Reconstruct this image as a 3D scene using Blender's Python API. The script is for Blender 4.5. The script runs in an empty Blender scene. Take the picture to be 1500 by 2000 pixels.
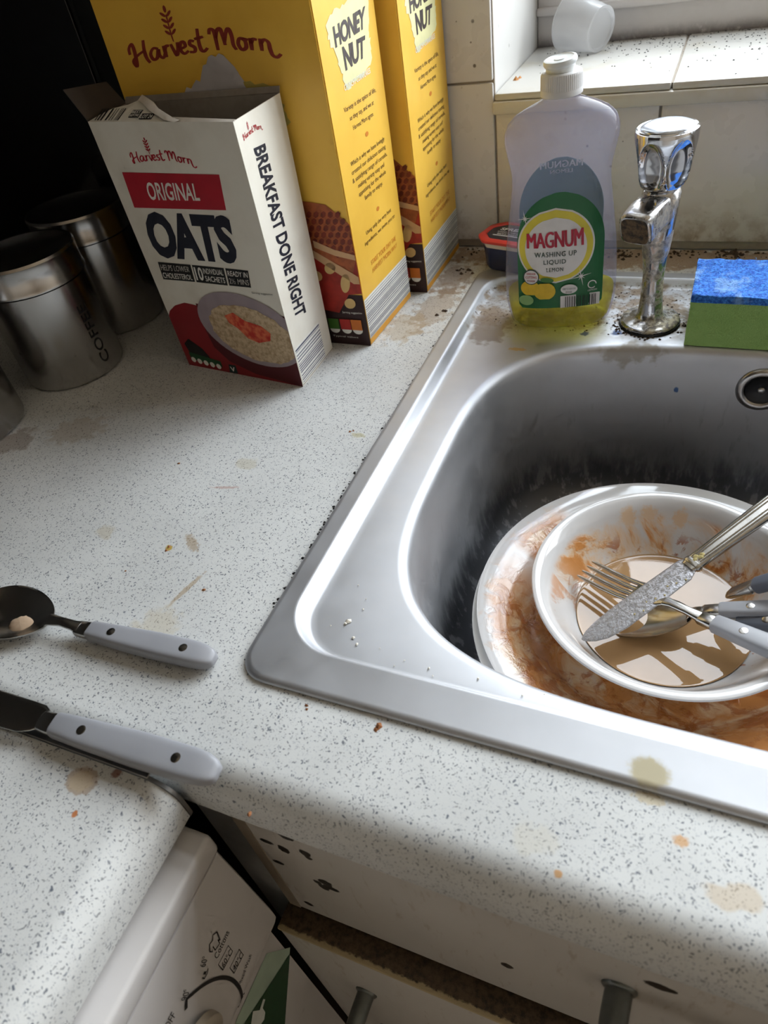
import bpy, bmesh, math, random
from mathutils import Vector, Matrix, noise as mnoise
random.seed(7)
SC = bpy.context.scene
COL = SC.collection
rad = math.radians

# ------------------------------------------------------------------ camera
CAM_F = 1348.2343                       # focal length in pixels of the 1500 x 2000 frame
CAM_C = Vector((0.20239, -0.15721, 0.315))
_a, _b, _c = -0.50844892, 0.73985797, 0.19588462
_fwd = Vector((math.sin(_a)*math.cos(_b), math.cos(_a)*math.cos(_b), -math.sin(_b)))
_r = Vector((math.cos(_a), -math.sin(_a), 0)); _d = _fwd.cross(_r)
CAM_R = _r*math.cos(_c) + _d*math.sin(_c)
CAM_D = -_r*math.sin(_c) + _d*math.cos(_c)
cd = bpy.data.cameras.new('camera'); cam = bpy.data.objects.new('camera', cd); COL.objects.link(cam)
cd.sensor_fit = 'VERTICAL'; cd.sensor_height = 36; cd.sensor_width = 27; cd.lens = CAM_F/2000*36
cd.clip_start = 0.01; cd.clip_end = 50
m = Matrix((CAM_R, -CAM_D, -_fwd)).transposed().to_4x4(); m.translation = CAM_C; cam.matrix_world = m
cd.dof.use_dof = True; cd.dof.focus_distance = 0.50; cd.dof.aperture_fstop = 11
SC.camera = cam

# ------------------------------------------------------------------ light
SC.view_settings.view_transform = 'Standard'; SC.view_settings.look = 'None'
SC.view_settings.gamma = 1; SC.view_settings.use_curve_mapping = False
SC.view_settings.exposure = 1.95
SC.cycles.use_denoising = True
SC.cycles.max_bounces = 5; SC.cycles.diffuse_bounces = 3; SC.cycles.glossy_bounces = 3; SC.cycles.transmission_bounces = 3; SC.cycles.transparent_max_bounces = 12
SC.cycles.sample_clamp_indirect = 6
SC.cycles.use_adaptive_sampling = True; SC.cycles.adaptive_threshold = 0.04; SC.cycles.adaptive_min_samples = 12
W = bpy.data.worlds.new('overcast_sky'); SC.world = W; W.use_nodes = True
wn = W.node_tree.nodes; wl = W.node_tree.links
bg = wn['Background']
tc = wn.new('ShaderNodeTexCoord'); sx = wn.new('ShaderNodeSeparateXYZ'); cr = wn.new('ShaderNodeValToRGB')
wl.new(tc.outputs['Generated'], sx.inputs[0]); wl.new(sx.outputs['Z'], cr.inputs[0]); wl.new(cr.outputs[0], bg.inputs[0])
e = cr.color_ramp.elements
e[0].position = 0.0; e[0].color = (0.16, 0.16, 0.15, 1)
e[1].position = 1.0; e[1].color = (0.60, 0.68, 0.78, 1)
x = cr.color_ramp.elements.new(0.5); x.color = (0.22, 0.22, 0.21, 1)
x = cr.color_ramp.elements.new(0.52); x.color = (0.98, 1.0, 1.04, 1)
x = cr.color_ramp.elements.new(0.86); x.color = (0.92, 0.97, 1.04, 1)
mp = wn.new('ShaderNodeMapRange'); wl.new(sx.outputs['Z'], mp.inputs[0]); mp.inputs[1].default_value = -1; mp.inputs[2].default_value = 1
wl.new(mp.outputs[0], cr.inputs[0])
bg.inputs[1].default_value = 3.2

WALL_Y = 0.565        # face of the tiled window wall
WIN = (0.004, 1.50, 0.147, 1.30)   # x0, x1, z0 (sill), z1 of the window opening
WIN_Y = 0.75          # window frame plane

def area(name, loc, sx_, sy_, rot, portal=True, energy=1):
    l = bpy.data.lights.new(name, 'AREA'); l.shape = 'RECTANGLE'; l.size = sx_; l.size_y = sy_; l.energy = energy
    o = bpy.data.objects.new(name, l); o.location = loc; o.rotation_euler = rot; COL.objects.link(o)
    l.cycles.is_portal = portal
    return o
area('window_portal', ((WIN[0]+WIN[1])/2, WIN_Y+0.09, (WIN[2]+WIN[3])/2), WIN[1]-WIN[0], WIN[3]-WIN[2], (rad(-90), 0, 0))

# ------------------------------------------------------------------ helpers
def bp(px, py, v=0.0, ax=2):
    """world point seen at photograph pixel (px,py) on the plane axis=v"""
    d = CAM_R*((px-750)/CAM_F) + CAM_D*((py-1000)/CAM_F) + _fwd
    t = (v-CAM_C[ax])/d[ax]
    return CAM_C + d*t
def srgb(r, g, b):
    f = lambda c: (c/255/12.92) if c/255 <= 0.04045 else ((c/255+0.055)/1.055)**2.4
    return (f(r), f(g), f(b), 1)

class NT:
    def __init__(s, name):
        s.m = bpy.data.materials.new(name); s.m.use_nodes = True
        s.t = s.m.node_tree; s.n = s.t.nodes; s.bsdf = s.n['Principled BSDF']; s.out = s.n['Material Output']
    def set(s, inp, v):
        if isinstance(v, bpy.types.NodeSocket): s.t.links.new(v, inp)
        else:
            try: inp.default_value = v
            except Exception: inp.default_value = tuple(v)[:3]
    def p(s, **k):
        for a, v in k.items(): s.set(s.bsdf.inputs[a.replace('_', ' ')], v)
        return s
    def node(s, typ, **props):
        n = s.n.new(typ)
        for a, v in props.items(): setattr(n, a, v)
        return n
    def pos(s): return s.node('ShaderNodeNewGeometry').outputs['Position']
    def obj(s): return s.node('ShaderNodeTexCoord').outputs['Object']
    def noise(s, vec, scale, detail=3, rough=0.55, dist=0, col=False):
        n = s.node('ShaderNodeTexNoise'); s.t.links.new(vec, n.inputs['Vector'])
        n.inputs['Scale'].default_value = scale; n.inputs['Detail'].default_value = detail
        n.inputs['Roughness'].default_value = rough; n.inputs['Distortion'].default_value = dist
        return n.outputs['Color' if col else 'Fac']
    def voro(s, vec, scale, out='Distance', feature='F1', rnd=1):
        n = s.node('ShaderNodeTexVoronoi', feature=feature); s.t.links.new(vec, n.inputs['Vector'])
        n.inputs['Scale'].default_value = scale; n.inputs['Randomness'].default_value = rnd
        return n.outputs[out]
    def step(s, v, lo, hi, a=0., b=1.):
        n = s.node('ShaderNodeMapRange', interpolation_type='SMOOTHSTEP'); s.set(n.inputs[0], v)
        n.inputs[1].default_value = lo; n.inputs[2].default_value = hi; n.inputs[3].default_value = a; n.inputs[4].default_value = b
        return n.outputs[0]
    def math(s, op, a, b=0.5, clamp=False):
        n = s.node('ShaderNodeMath', operation=op); n.use_clamp = clamp
        s.set(n.inputs[0], a); s.set(n.inputs[1], b); return n.outputs[0]
    def vmath(s, op, a, b):
        n = s.node('ShaderNodeVectorMath', operation=op); s.set(n.inputs[0], a); s.set(n.inputs[1], b)
        return n.outputs[1] if op in ('LENGTH', 'DISTANCE', 'DOT_PRODUCT') else n.outputs[0]
    def mix(s, f, a, b):
        n = s.node('ShaderNodeMix', data_type='RGBA'); s.set(n.inputs[0], f); s.set(n.inputs[6], a); s.set(n.inputs[7], b); return n.outputs[2]
    def sep(s, v):
        n = s.node('ShaderNodeSeparateXYZ'); s.t.links.new(v, n.inputs[0]); return n.outputs
    def comb(s, x, y, z):
        n = s.node('ShaderNodeCombineXYZ')
        for i, v in enumerate((x, y, z)): s.set(n.inputs[i], v)
        return n.outputs[0]
    def mapping(s, v, loc=(0, 0, 0), rot=(0, 0, 0), scale=(1, 1, 1), typ='TEXTURE'):
        n = s.node('ShaderNodeMapping', vector_type=typ); s.t.links.new(v, n.inputs[0])
        n.inputs[1].default_value = loc; n.inputs[2].default_value = rot; n.inputs[3].default_value = scale
        return n.outputs[0]
    def blob(s, v, c, r, ang=0, warp=0.5, wscale=300, edge=0.35):
        """mask of one stain: ellipsoid at c with radii r, ragged by noise"""
        q = s.mapping(v, tuple(c), (0, 0, ang), tuple(r))
        l = s.vmath('LENGTH', q, (0, 0, 0))
        k = 110 if wscale < 180 else 380
        if not hasattr(s, 'wn'): s.wn = {}
        if k not in s.wn: s.wn[k] = s.math('SUBTRACT', s.noise(v, k, 2), 0.5)
        n = s.math('MULTIPLY', s.wn[k], warp*2)
        return s.step(s.math('ADD', l, n), 1-edge, 1+edge*0.3, 1, 0)
    def bump(s, h, strength=0.2, dist=0.001):
        n = s.node('ShaderNodeBump'); n.inputs['Strength'].default_value = strength; n.inputs['Distance'].default_value = dist
        s.t.links.new(h, n.inputs['Height']); s.t.links.new(n.outputs[0], s.bsdf.inputs['Normal'])
MATS = {}
def flat(name, rgb, rough=0.5, metal=0.0, var=0.06, vscale=60, **k):
    """plain procedural material: a colour with a little grain"""
    if name in MATS: return MATS[name]
    t = NT(name); c = srgb(*rgb); d = tuple(v*(1-var*2) for v in c[:3])+(1,)
    f = t.noise(t.obj(), vscale, 2)
    t.p(Base_Color=t.mix(t.step(f, 0.3, 0.75), c, d), Roughness=rough, Metallic=metal, **k)
    MATS[name] = t.m
    return t.m

def new_mesh(name, vs, fs, mat=None, smooth=None, mats=None, midx=None):
    me = bpy.data.meshes.new(name); me.from_pydata([tuple(v) for v in vs], [], fs); me.update()
    if mat: me.materials.append(mat)
    if mats:
        for q in mats: me.materials.append(q)
        me.polygons.foreach_set('material_index', midx)
    if smooth is not None:
        me.polygons.foreach_set('use_smooth', [True]*len(me.polygons))
        me.set_sharp_from_angle(angle=rad(smooth))
    return me
def add(name, vs, fs, mat, parent=None, smooth=None, w=None, fix=True):
    """link one mesh object; w = world offset of the parent to subtract from world-space verts"""
    if w is not None: vs = [Vector(v)-w for v in vs]
    me = new_mesh(name, vs, fs, mat, smooth)
    if fix:
        b = bmesh.new(); b.from_mesh(me); bmesh.ops.recalc_face_normals(b, faces=b.faces); b.to_mesh(me); b.free()
    o = bpy.data.objects.new(name, me); COL.objects.link(o)
    if parent: o.parent = parent
    return o
def tag(o, label=None, cat=None, group=None, kind=None):
    if label: o['label'] = label
    if cat: o['category'] = cat
    if group: o['group'] = group
    if kind: o['kind'] = kind
    return o
def thing(name, label, cat, loc=(0, 0, 0), rot=(0, 0, 0), group=None, kind=None):
    o = bpy.data.objects.new(name, None); COL.objects.link(o); o.location = loc; o.rotation_euler = rot
    o.empty_display_size = 0.02
    return tag(o, label, cat, group, kind)
def rbox(x0, x1, y0, y1, z0, z1, r=0.002, seg=3, sel=None):
    b = bmesh.new(); bmesh.ops.create_cube(b, size=1)
    for v in b.verts: v.co = Vector((x0+(v.co.x+.5)*(x1-x0), y0+(v.co.y+.5)*(y1-y0), z0+(v.co.z+.5)*(z1-z0)))
    if r > 0:
        es = [e for e in b.edges if sel is None or sel(e)]
        bmesh.ops.bevel(b, geom=es, offset=r, segments=seg, affect='EDGES', profile=0.5)
    return take(b)
def take(b):
    b.verts.ensure_lookup_table(); b.verts.index_update()
    vs = [v.co.copy() for v in b.verts]; fs = [[v.index for v in f.verts] for f in b.faces]; b.free(); return vs, fs
def join(*parts):
    V, F = [], []
    for vs, fs in parts:
        n = len(V); V += list(vs); F += [[i+n for i in f] for f in fs]
    return V, F
def xf(part, M): return [M @ Vector(v) for v in part[0]], part[1]
def loft(loops, cap0=True, cap1=True, close=True):
    n = len(loops[0]); V = [v for l in loops for v in l]; F = []
    for i in range(len(loops)-1):
        for j in range(n if close else n-1):
            k = (j+1) % n
            F.append([i*n+j, i*n+k, (i+1)*n+k, (i+1)*n+j])
    if cap0: F.append(list(range(n))[::-1])
    if cap1: F.append([(len(loops)-1)*n+j for j in range(n)])
    return V, F
def lathe(prof, n=64, cap0=False, cap1=False):
    loops = [[Vector((r*math.cos(2*math.pi*j/n), r*math.sin(2*math.pi*j/n), z)) for j in range(n)] for r, z in prof]
    return loft(loops, cap0, cap1)
def tube(path, r, n=10, caps=True):
    path = [Vector(q) for q in path]; loops = []
    for i, q in enumerate(path):
        t = (path[min(i+1, len(path)-1)]-path[max(i-1, 0)]).normalized()
        a = t.orthogonal().normalized() if i == 0 else (prev - t*prev.dot(t)).normalized()
        prev = a; b_ = t.cross(a); rr = r[i] if isinstance(r, (list, tuple)) else r
        loops.append([q+(a*math.cos(2*math.pi*j/n)+b_*math.sin(2*math.pi*j/n))*rr for j in range(n)])
    return loft(loops, caps, caps)
def spline(pts, k=6):
    P = [Vector((q[0], q[1], q[2] if len(q) > 2 else 0)) for q in pts]; out = []
    for i in range(len(P)-1):
        a, b_, c, d = P[max(i-1, 0)], P[i], P[i+1], P[min(i+2, len(P)-1)]
        for j in range(k):
            t = j/k; out.append(0.5*((2*b_)+(c-a)*t+(2*a-5*b_+4*c-d)*t*t+(3*b_-a-3*c+d)*t**3))
    out.append(P[-1]); return out
def smoothish(t): t = max(0, min(1, t)); return t*t*(3-2*t)
def interp(tab, x):
    for i in range(len(tab)-1):
        if x <= tab[i+1][0]:
            t = (x-tab[i][0])/(tab[i+1][0]-tab[i][0]); t = max(0, t)
            return [a+(b_-a)*t for a, b_ in zip(tab[i][1:], tab[i+1][1:])]
    return list(tab[-1][1:])
def crumbs(spots, seed=1):
    """tiny ragged lumps: list of (point, size) -> one mesh"""
    rnd = random.Random(seed); V, F = [], []
    for p_, s_ in spots:
        n = len(V); k = rnd.choice((5, 6)); p_ = Vector(p_)
        ring = [p_+Vector((math.cos(6.283*i/k)*s_*rnd.uniform(.5, 1.2), math.sin(6.283*i/k)*s_*rnd.uniform(.5, 1.2), 0)) for i in range(k)]
        V += ring + [p_+Vector((rnd.uniform(-.3, .3)*s_, rnd.uniform(-.3, .3)*s_, s_*rnd.uniform(.5, .9)))]
        F += [[n+i, n+(i+1) % k, n+k] for i in range(k)] + [[n+i for i in range(k)][::-1]]
    return V, F

# ---- flat print: a surface patch that turns (u,v) into points just above the surface
class Quad:
    def __init__(s, bl, br, tr, tl, out, parent=None, w=None):
        s.c = [Vector(q) for q in (bl, br, tr, tl)]; n = (s.c[1]-s.c[0]).cross(s.c[3]-s.c[0]).normalized()
        s.n = n if n.dot(Vector(out)) > 0 else -n; s.parent = parent; s.w = w
    def pt(s, u, v, off): 
        a, b_, c, d = s.c
        return a*((1-u)*(1-v))+b_*(u*(1-v))+c*(u*v)+d*((1-u)*v)+s.n*off
LAY = 0.0002
def clip_poly(pts, lo=(0, 0), hi=(1, 1)):
    for ax in (0, 1):
        for sgn, lim in ((1, lo[ax]), (-1, -hi[ax])):
            out = []
            for i in range(len(pts)):
                a, b_ = pts[i-1], pts[i]; da, db = sgn*a[ax]-lim, sgn*b_[ax]-lim
                if (da < 0) != (db < 0):
                    t = da/(da-db); out.append((a[0]+(b_[0]-a[0])*t, a[1]+(b_[1]-a[1])*t))
                if db >= 0: out.append(b_)
            pts = out
            if not pts: return pts
    return pts
def ink(face, name, shapes, mat, layer=1, parent=None):
    """shapes: list of (verts2d, faces) already in face uv -> one printed mesh"""
    V, F = [], []
    if getattr(face, 'split', False):
        cut = []
        for vs, fs in shapes:
            if len(fs) == 1 and vs and max(max(q[i] for q in vs)-min(q[i] for q in vs) for i in (0, 1)) > .12:
                for a in range(9):
                    for b_ in range(9):
                        c_ = clip_poly([vs[i] for i in fs[0]], (a/9, b_/9), ((a+1)/9, (b_+1)/9))
                        if len(c_) > 2: cut.append((c_, [list(range(len(c_)))]))
            else: cut.append((vs, fs))
        shapes = cut
    for vs, fs in shapes:
        n = len(V); V += [face.pt(q[0], q[1], LAY*layer) for q in vs]; F += [[i+n for i in f] for f in fs]
    return add(name, V, F, mat, parent or face.parent, w=face.w, fix=False)
def poly(pts, clip=True):
    pts = clip_poly(list(pts)) if clip else list(pts)
    return (pts, [list(range(len(pts)))]) if pts else ([], [])
def rect(u0, u1, v0, v1): return poly([(u0, v0), (u1, v0), (u1, v1), (u0, v1)], False)
def ell(cu, cv, ru, rv, ang=0, n=32, jag=0, seed=0, clip=True):
    r_ = random.Random(seed); pts = []
    for i in range(n):
        t = 2*math.pi*i/n; k = 1+r_.uniform(-jag, jag); a, b_ = ru*math.cos(t)*k, rv*math.sin(t)*k
        pts.append((cu+a*math.cos(ang)-b_*math.sin(ang), cv+a*math.sin(ang)+b_*math.cos(ang)))
    return poly(pts, clip)
_tc = {}
def glyphs(s, bold=0.0, spacing=1.0):
    """letter outlines as a flat mesh; bold = the outline overprinted at small shifts"""
    k = (s, bold, spacing)
    if k in _tc: return _tc[k]
    cu = bpy.data.curves.new('t', 'FONT'); cu.body = s; cu.size = 1; over = 'M' in s or 'W' in s; cu.space_character = spacing*(1+bold*1.6*over); cu.offset = 0 if over else bold*.8
    cu.resolution_u = 3; cu.fill_mode = 'FRONT'; cu.dimensions = '2D'
    o = bpy.data.objects.new('t', cu); COL.objects.link(o)
    dg = bpy.context.evaluated_depsgraph_get(); me = bpy.data.meshes.new_from_object(o.evaluated_get(dg))
    v0 = [(v.co.x, v.co.y) for v in me.vertices]; f0 = [list(f.vertices) for f in me.polygons]
    bpy.data.objects.remove(o); bpy.data.curves.remove(cu); bpy.data.meshes.remove(me)
    sh = [(0, 0)] if bold < .008 or not over else [(dx*bold, 0) for dx in (-1, -.35, .35, 1)]
    vs, fs = [], []
    for dx, dy in sh:
        n = len(vs); vs += [(a+dx, b_+dy) for a, b_ in v0]; fs += [[q+n for q in f_] for f_ in f0]
    _tc[k] = (vs, fs); return vs, fs
def word(s, quad, bold=0.0, caps=True, spacing=1.0):
    """lettering stretched into the uv quad bl,br,tr,tl"""
    vs, fs = glyphs(s, bold, spacing)
    x0 = min(v[0] for v in vs); x1 = max(v[0] for v in vs)
    if caps: y0 = min(v[1] for v in vs); y1 = max(v[1] for v in vs)
    else: y0, y1 = -0.18, 0.72
    (a, b_, c, d) = [Vector((q[0], q[1])) for q in quad]; out = []
    for x_, y_ in vs:
        u = (x_-x0)/(x1-x0); v = (y_-y0)/(y1-y0)
        q = a*((1-u)*(1-v))+b_*(u*(1-v))+c*(u*v)+d*((1-u)*v); out.append((q.x, q.y))
    return out, fs
def box4(u0, u1, v0, v1): return ((u0, v0), (u1, v0), (u1, v1), (u0, v1))
def stroke(pts, hw, k=6, taper=0.25):
    P = spline(pts, k); V, F = [], []; n = len(P)
    for i, q in enumerate(P):
        t = (P[min(i+1, n-1)]-P[max(i-1, 0)]).normalized(); a = Vector((-t.y, t.x, 0))
        w_ = hw*(1-taper*abs(2*i/(n-1)-1)); V += [(q.x+a.x*w_, q.y+a.y*w_), (q.x-a.x*w_, q.y-a.y*w_)]
        if i: F.append([2*i-2, 2*i-1, 2*i+1, 2*i])
    return V, F
SCRIPT = [[(-.35, 1.1), (-.3, 1.6), (-.05, 1.9), (.02, 1.5), (-.02, .7), (-.12, -.05), (-.25, .5), (.2, .85), (.75, 1.05)],
 [(.8, 1.9), (.68, 1.1), (.68, .4), (.82, -.1)], [(1.6, .85), (1.3, 1.0), (1.02, .6), (1.1, .1), (1.38, .15), (1.6, .8), (1.58, .3), (1.78, .0), (1.95, .35)],
 [(1.98, 1.0), (2.0, .5), (2.0, .0)], [(2.0, .5), (2.14, .9), (2.36, .9)], [(2.48, 1.0), (2.6, .3), (2.7, .0), (2.86, .5), (2.92, 1.05)],
 [(3.02, .45), (3.36, .6), (3.32, .98), (3.1, .9), (3.0, .4), (3.18, .0), (3.5, .2)],
 [(3.98, .9), (3.75, 1.0), (3.68, .68), (3.92, .4), (3.86, .05), (3.55, .08)], [(4.36, 1.9), (4.26, .8), (4.28, .15), (4.45, .0), (4.7, .25)], [(4.02, 1.08), (4.6, 1.2)],
 [(5.0, 1.35), (5.1, 1.75), (5.32, 1.6), (5.32, .8), (5.3, .0)], [(5.32, .9), (5.5, 1.6), (5.72, 1.75), (5.78, 1.1), (5.8, .4)],
 [(5.8, .6), (6.0, 1.4), (6.2, 1.75), (6.3, 1.2), (6.28, .4), (6.4, .0)],
 [(6.95, .9), (6.72, .95), (6.58, .5), (6.72, .02), (6.98, .2), (7.02, .7), (6.85, .95), (7.2, .85)], [(7.32, 1.0), (7.32, .5), (7.3, .0)], [(7.32, .5), (7.48, .92), (7.7, .88)],
 [(7.88, 1.0), (7.88, .5), (7.86, .0)], [(7.88, .55), (8.1, .95), (8.32, .75), (8.34, .2), (8.42, -.3), (8.65, -.42), (8.9, -.1)]]
def brand_script(cu, cv, wid, hgt, hw=0.085, arch=0.75):
    """handwritten two-word logo with an ear of wheat over it; cu,cv = middle of the base line; wid,hgt in uv of the whole word / of one x-height"""
    S = []
    def put(vs): return [(cu+(x_-4.27)/9.25*wid, cv+(y_+arch*(1-((x_-4.27)/4.6)**2)-arch*0.0)*hgt) for x_, y_ in vs]
    for s_ in SCRIPT:
        vs, fs = stroke(s_, hw); S.append((put(vs), fs))
    vs, fs = stroke([(2.72, 1.15), (2.70, 2.0), (2.74, 3.4)], .05, 4); S.append((put(vs), fs))
    for i in range(4):
        for sg in (-1, 1):
            y_ = 1.75+i*.5; vs, fs = ell(2.72+sg*.19, y_+.2, .10, .27, -sg*.6, 10, clip=False); S.append((put(vs), fs))
    vs, fs = ell(2.74, 3.85, .1, .3, 0, 10, clip=False); S.append((put(vs), fs))
    return S
def bars(u0, u1, v0, v1, along='v', n=26, seed=1, fill=0.55):
    """barcode bars; along='v' bars run vertically, 'u' horizontally"""
    r_ = random.Random(seed); S = []; ws = [r_.choice((1, 1, 1, 2, 2, 3))for _ in range(2*n)]; tot = sum(ws); c = 0
    for i, w_ in enumerate(ws):
        a, b_ = c/tot, (c+w_*fill*1.3 if w_ > 1 else c+w_*.8)/tot
        if i % 2 == 0:
            S.append(rect(u0+(u1-u0)*a, u0+(u1-u0)*b_, v0, v1) if along == 'v' else rect(u0, u1, v0+(v1-v0)*a, v0+(v1-v0)*b_))
        c += w_
    return S

# ================================================================== MATERIALS of the large surfaces
def mat_worktop():
    t = NT('speckled_laminate'); P = t.pos()
    wn_ = t.node('ShaderNodeVectorMath', operation='MULTIPLY_ADD'); t.set(wn_.inputs[0], t.noise(P, 330, 1, col=True)); wn_.inputs[1].default_value = (.0045,)*3; t.set(wn_.inputs[2], P)
    Q = wn_.outputs[0]
    vn = t.node('ShaderNodeTexVoronoi'); t.set(vn.inputs['Vector'], Q); vn.inputs['Scale'].default_value = 600; v1 = vn.outputs['Distance']; c1 = t.sep(vn.outputs['Color'])
    s1 = t.math('MULTIPLY', t.step(v1, .24, .40, 1, 0), t.step(c1[0], .42, .50))
    vn2 = t.node('ShaderNodeTexVoronoi'); t.set(vn2.inputs['Vector'], Q); vn2.inputs['Scale'].default_value = 980; v2 = vn2.outputs['Distance']; c2 = t.sep(vn2.outputs['Color'])
    s2 = t.math('MULTIPLY', t.step(v2, .22, .4, 1, 0), t.step(c2[1], .5, .6))
    base = t.mix(t.step(t.noise(P, 9, 3), .35, .7), srgb(216, 217, 215), srgb(204, 205, 203))
    dark = t.mix(c1[2], srgb(104, 110, 120), srgb(150, 150, 150))
    col = t.mix(s1, base, dark); col = t.mix(t.math('MULTIPLY', s2, .7), col, srgb(160, 163, 170))
    def st(px, py, rx, ry, ang, rgb, a, **k):
        nonlocal col
        c = bp(px, py, 0); m_ = t.blob(P, c, (rx, ry, .02), ang, **k); col = t.mix(t.math('MULTIPLY', m_, a), col, srgb(*rgb))
    # old spills and stains, each with its own shape
    st(160, 1525, .0095, .0075, 0, (150, 112, 70), .55, warp=.25, wscale=200, edge=.12)
    st(158, 1526, .0080, .0061, 0, (196, 178, 150), .75, warp=.25, wscale=200, edge=.3)
    st(228, 1510, .003, .003, 0, (120, 60, 35), .8, wscale=500)
    st(146, 1590, .0015, .002, 0, (190, 110, 40), .9)
    st(375, 1060, .004, .011, .9, (150, 120, 70), .55, warp=.8)
    st(330, 1070, .0035, .0025, 0, (180, 150, 40), .9, warp=.7)
    st(365, 1150, .002, .018, -.25, (160, 130, 80), .55, warp=.5)
    st(398, 1152, .002, .0015, 0, (150, 110, 60), .7)
    st(300, 1230, .016, .018, 0, (196, 182, 150), .4, warp=.8, wscale=120)
    st(205, 1040, .009, .007, 0, (186, 172, 140), .4, warp=.8, wscale=150)
    st(480, 905, .010, .007, 0, (190, 180, 150), .4, warp=.8, wscale=150)
    st(440, 952, .012, .0015, .2, (170, 110, 90), .45, warp=.8)
    st(150, 840, .03, .02, .4, (150, 125, 90), .35, warp=.9, wscale=90)
    st(30, 860, .02, .02, 0, (110, 80, 50), .5, warp=.9, wscale=120)
    st(700, 850, .006, .003, 0, (170, 160, 90), .5, warp=.8)
    st(790, 640, .02, .03, 0, (176, 150, 105), .45, warp=1.0, wscale=90)
    st(850, 600, .02, .05, -.1, (150, 120, 80), .5, warp=1.1, wscale=110)
    st(885, 545, .02, .04, 0, (130, 98, 62), .6, warp=1.1, wscale=120)
    st(1200, 503, .25, .028, 0, (140, 108, 72), .75, warp=.9, wscale=80)
    st(1440, 1755, .012, .006, .2, (200, 176, 140), .5, warp=.8, wscale=150)
    st(1330, 1643, .0035, .003, 0, (205, 150, 80), .75, warp=.6)
    st(1090, 1706, .002, .0018, 0, (205, 150, 80), .8)
    st(1270, 1560, .008, .003, 0, (196, 176, 130), .6, warp=.7)
    st(1040, 1640, .01, .008, 0, (205, 198, 180), .35, warp=.8, wscale=150)
    t.p(Base_Color=col, Roughness=t.step(t.noise(P, 60, 3), .3, .7, .42, .58), Specular_IOR_Level=.4)
    t.bump(t.noise(P, 900, 2), .12, .0004)
    return t.m
def mat_steel():
    t = NT('brushed_steel'); P = t.pos(); s = t.sep(P)
    br = t.noise(t.mapping(P, scale=(.02, 1, 1)), 1400, 2)
    col = t.mix(t.noise(P, 40, 2), (.57, .58, .605, 1), (.50, .51, .53, 1))
    # limescale and dried-on dirt: thick on the ledge round the tap, thin trails down the bowl
    ledge = t.step(s[1], .385, .425); patch = t.step(t.noise(P, 55, 3, .65), .40, .60)
    inside = t.step(s[2], -.0005, .0012, 1, 0)
    g1 = t.math('MULTIPLY', t.math('MULTIPLY', ledge, patch), inside)
    g2 = t.math('MULTIPLY', t.step(t.noise(P, 330, 2, .7), .57, .66), t.math('MULTIPLY', ledge, inside))
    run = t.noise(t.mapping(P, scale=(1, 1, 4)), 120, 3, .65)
    bowl = t.step(s[2], -.03, -.075); g3 = t.math('MULTIPLY', t.step(run, .56, .72), bowl)
    col = t.mix(t.math('MULTIPLY', g1, .72), col, srgb(142, 118, 88)); col = t.mix(t.math('MULTIPLY', g2, .8), col, srgb(78, 58, 40))
    col = t.mix(t.math('MULTIPLY', g3, .25), col, srgb(150, 150, 152))
    bowl_shade = t.math('MULTIPLY', t.step(t.math('ADD', s[2], t.math('MULTIPLY', t.math('SUBTRACT', run, .5), .05)), -.098, -.138), t.step(run, .66, .52, .35, 1))  # shade and dark reflection painted into the steel, low in the bowl
    col = t.mix(t.math('MULTIPLY', bowl_shade, .7), col, srgb(54, 58, 68))
    metal = t.math('SUBTRACT', 1, t.math('ADD', t.math('MULTIPLY', g1, .55), t.math('MULTIPLY', g2, .7)), True)
    def st(px, py, z, rx, ry, rgb, a, ax=2, **k):
        nonlocal col, metal
        m_ = t.math('MULTIPLY', t.blob(P, bp(px, py, z, ax), (rx, ry, .012 if ax == 2 else .003), 0, **k), a); col = t.mix(m_, col, srgb(*rgb)); metal = t.math('SUBTRACT', metal, m_, True)
    st(1268, 1508, .004, .0095, .008, (176, 164, 128), .85, warp=.3, wscale=350)
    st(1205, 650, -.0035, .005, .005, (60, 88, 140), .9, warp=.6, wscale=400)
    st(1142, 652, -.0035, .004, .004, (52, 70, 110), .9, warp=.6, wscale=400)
    st(1010, 682, -.0035, .008, .003, (190, 160, 105), .9, warp=.6, wscale=400)
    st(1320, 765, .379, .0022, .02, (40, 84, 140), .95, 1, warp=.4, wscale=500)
    st(1240, 700, -.008, .03, .02, (128, 112, 78), .5, warp=.9, wscale=110)
    st(960, 640, -.0035, .02, .03, (116, 92, 72), .6, warp=.9, wscale=110)
    t.p(Base_Color=col, Metallic=metal, Roughness=t.math('ADD', t.step(t.noise(P, 30, 2), .3, .7, .52, .60), t.math('MULTIPLY', t.math('ADD', g1, t.math('MULTIPLY', g3, .5)), .22)))
    t.bump(br, .05, .0003)
    return t.m
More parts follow.
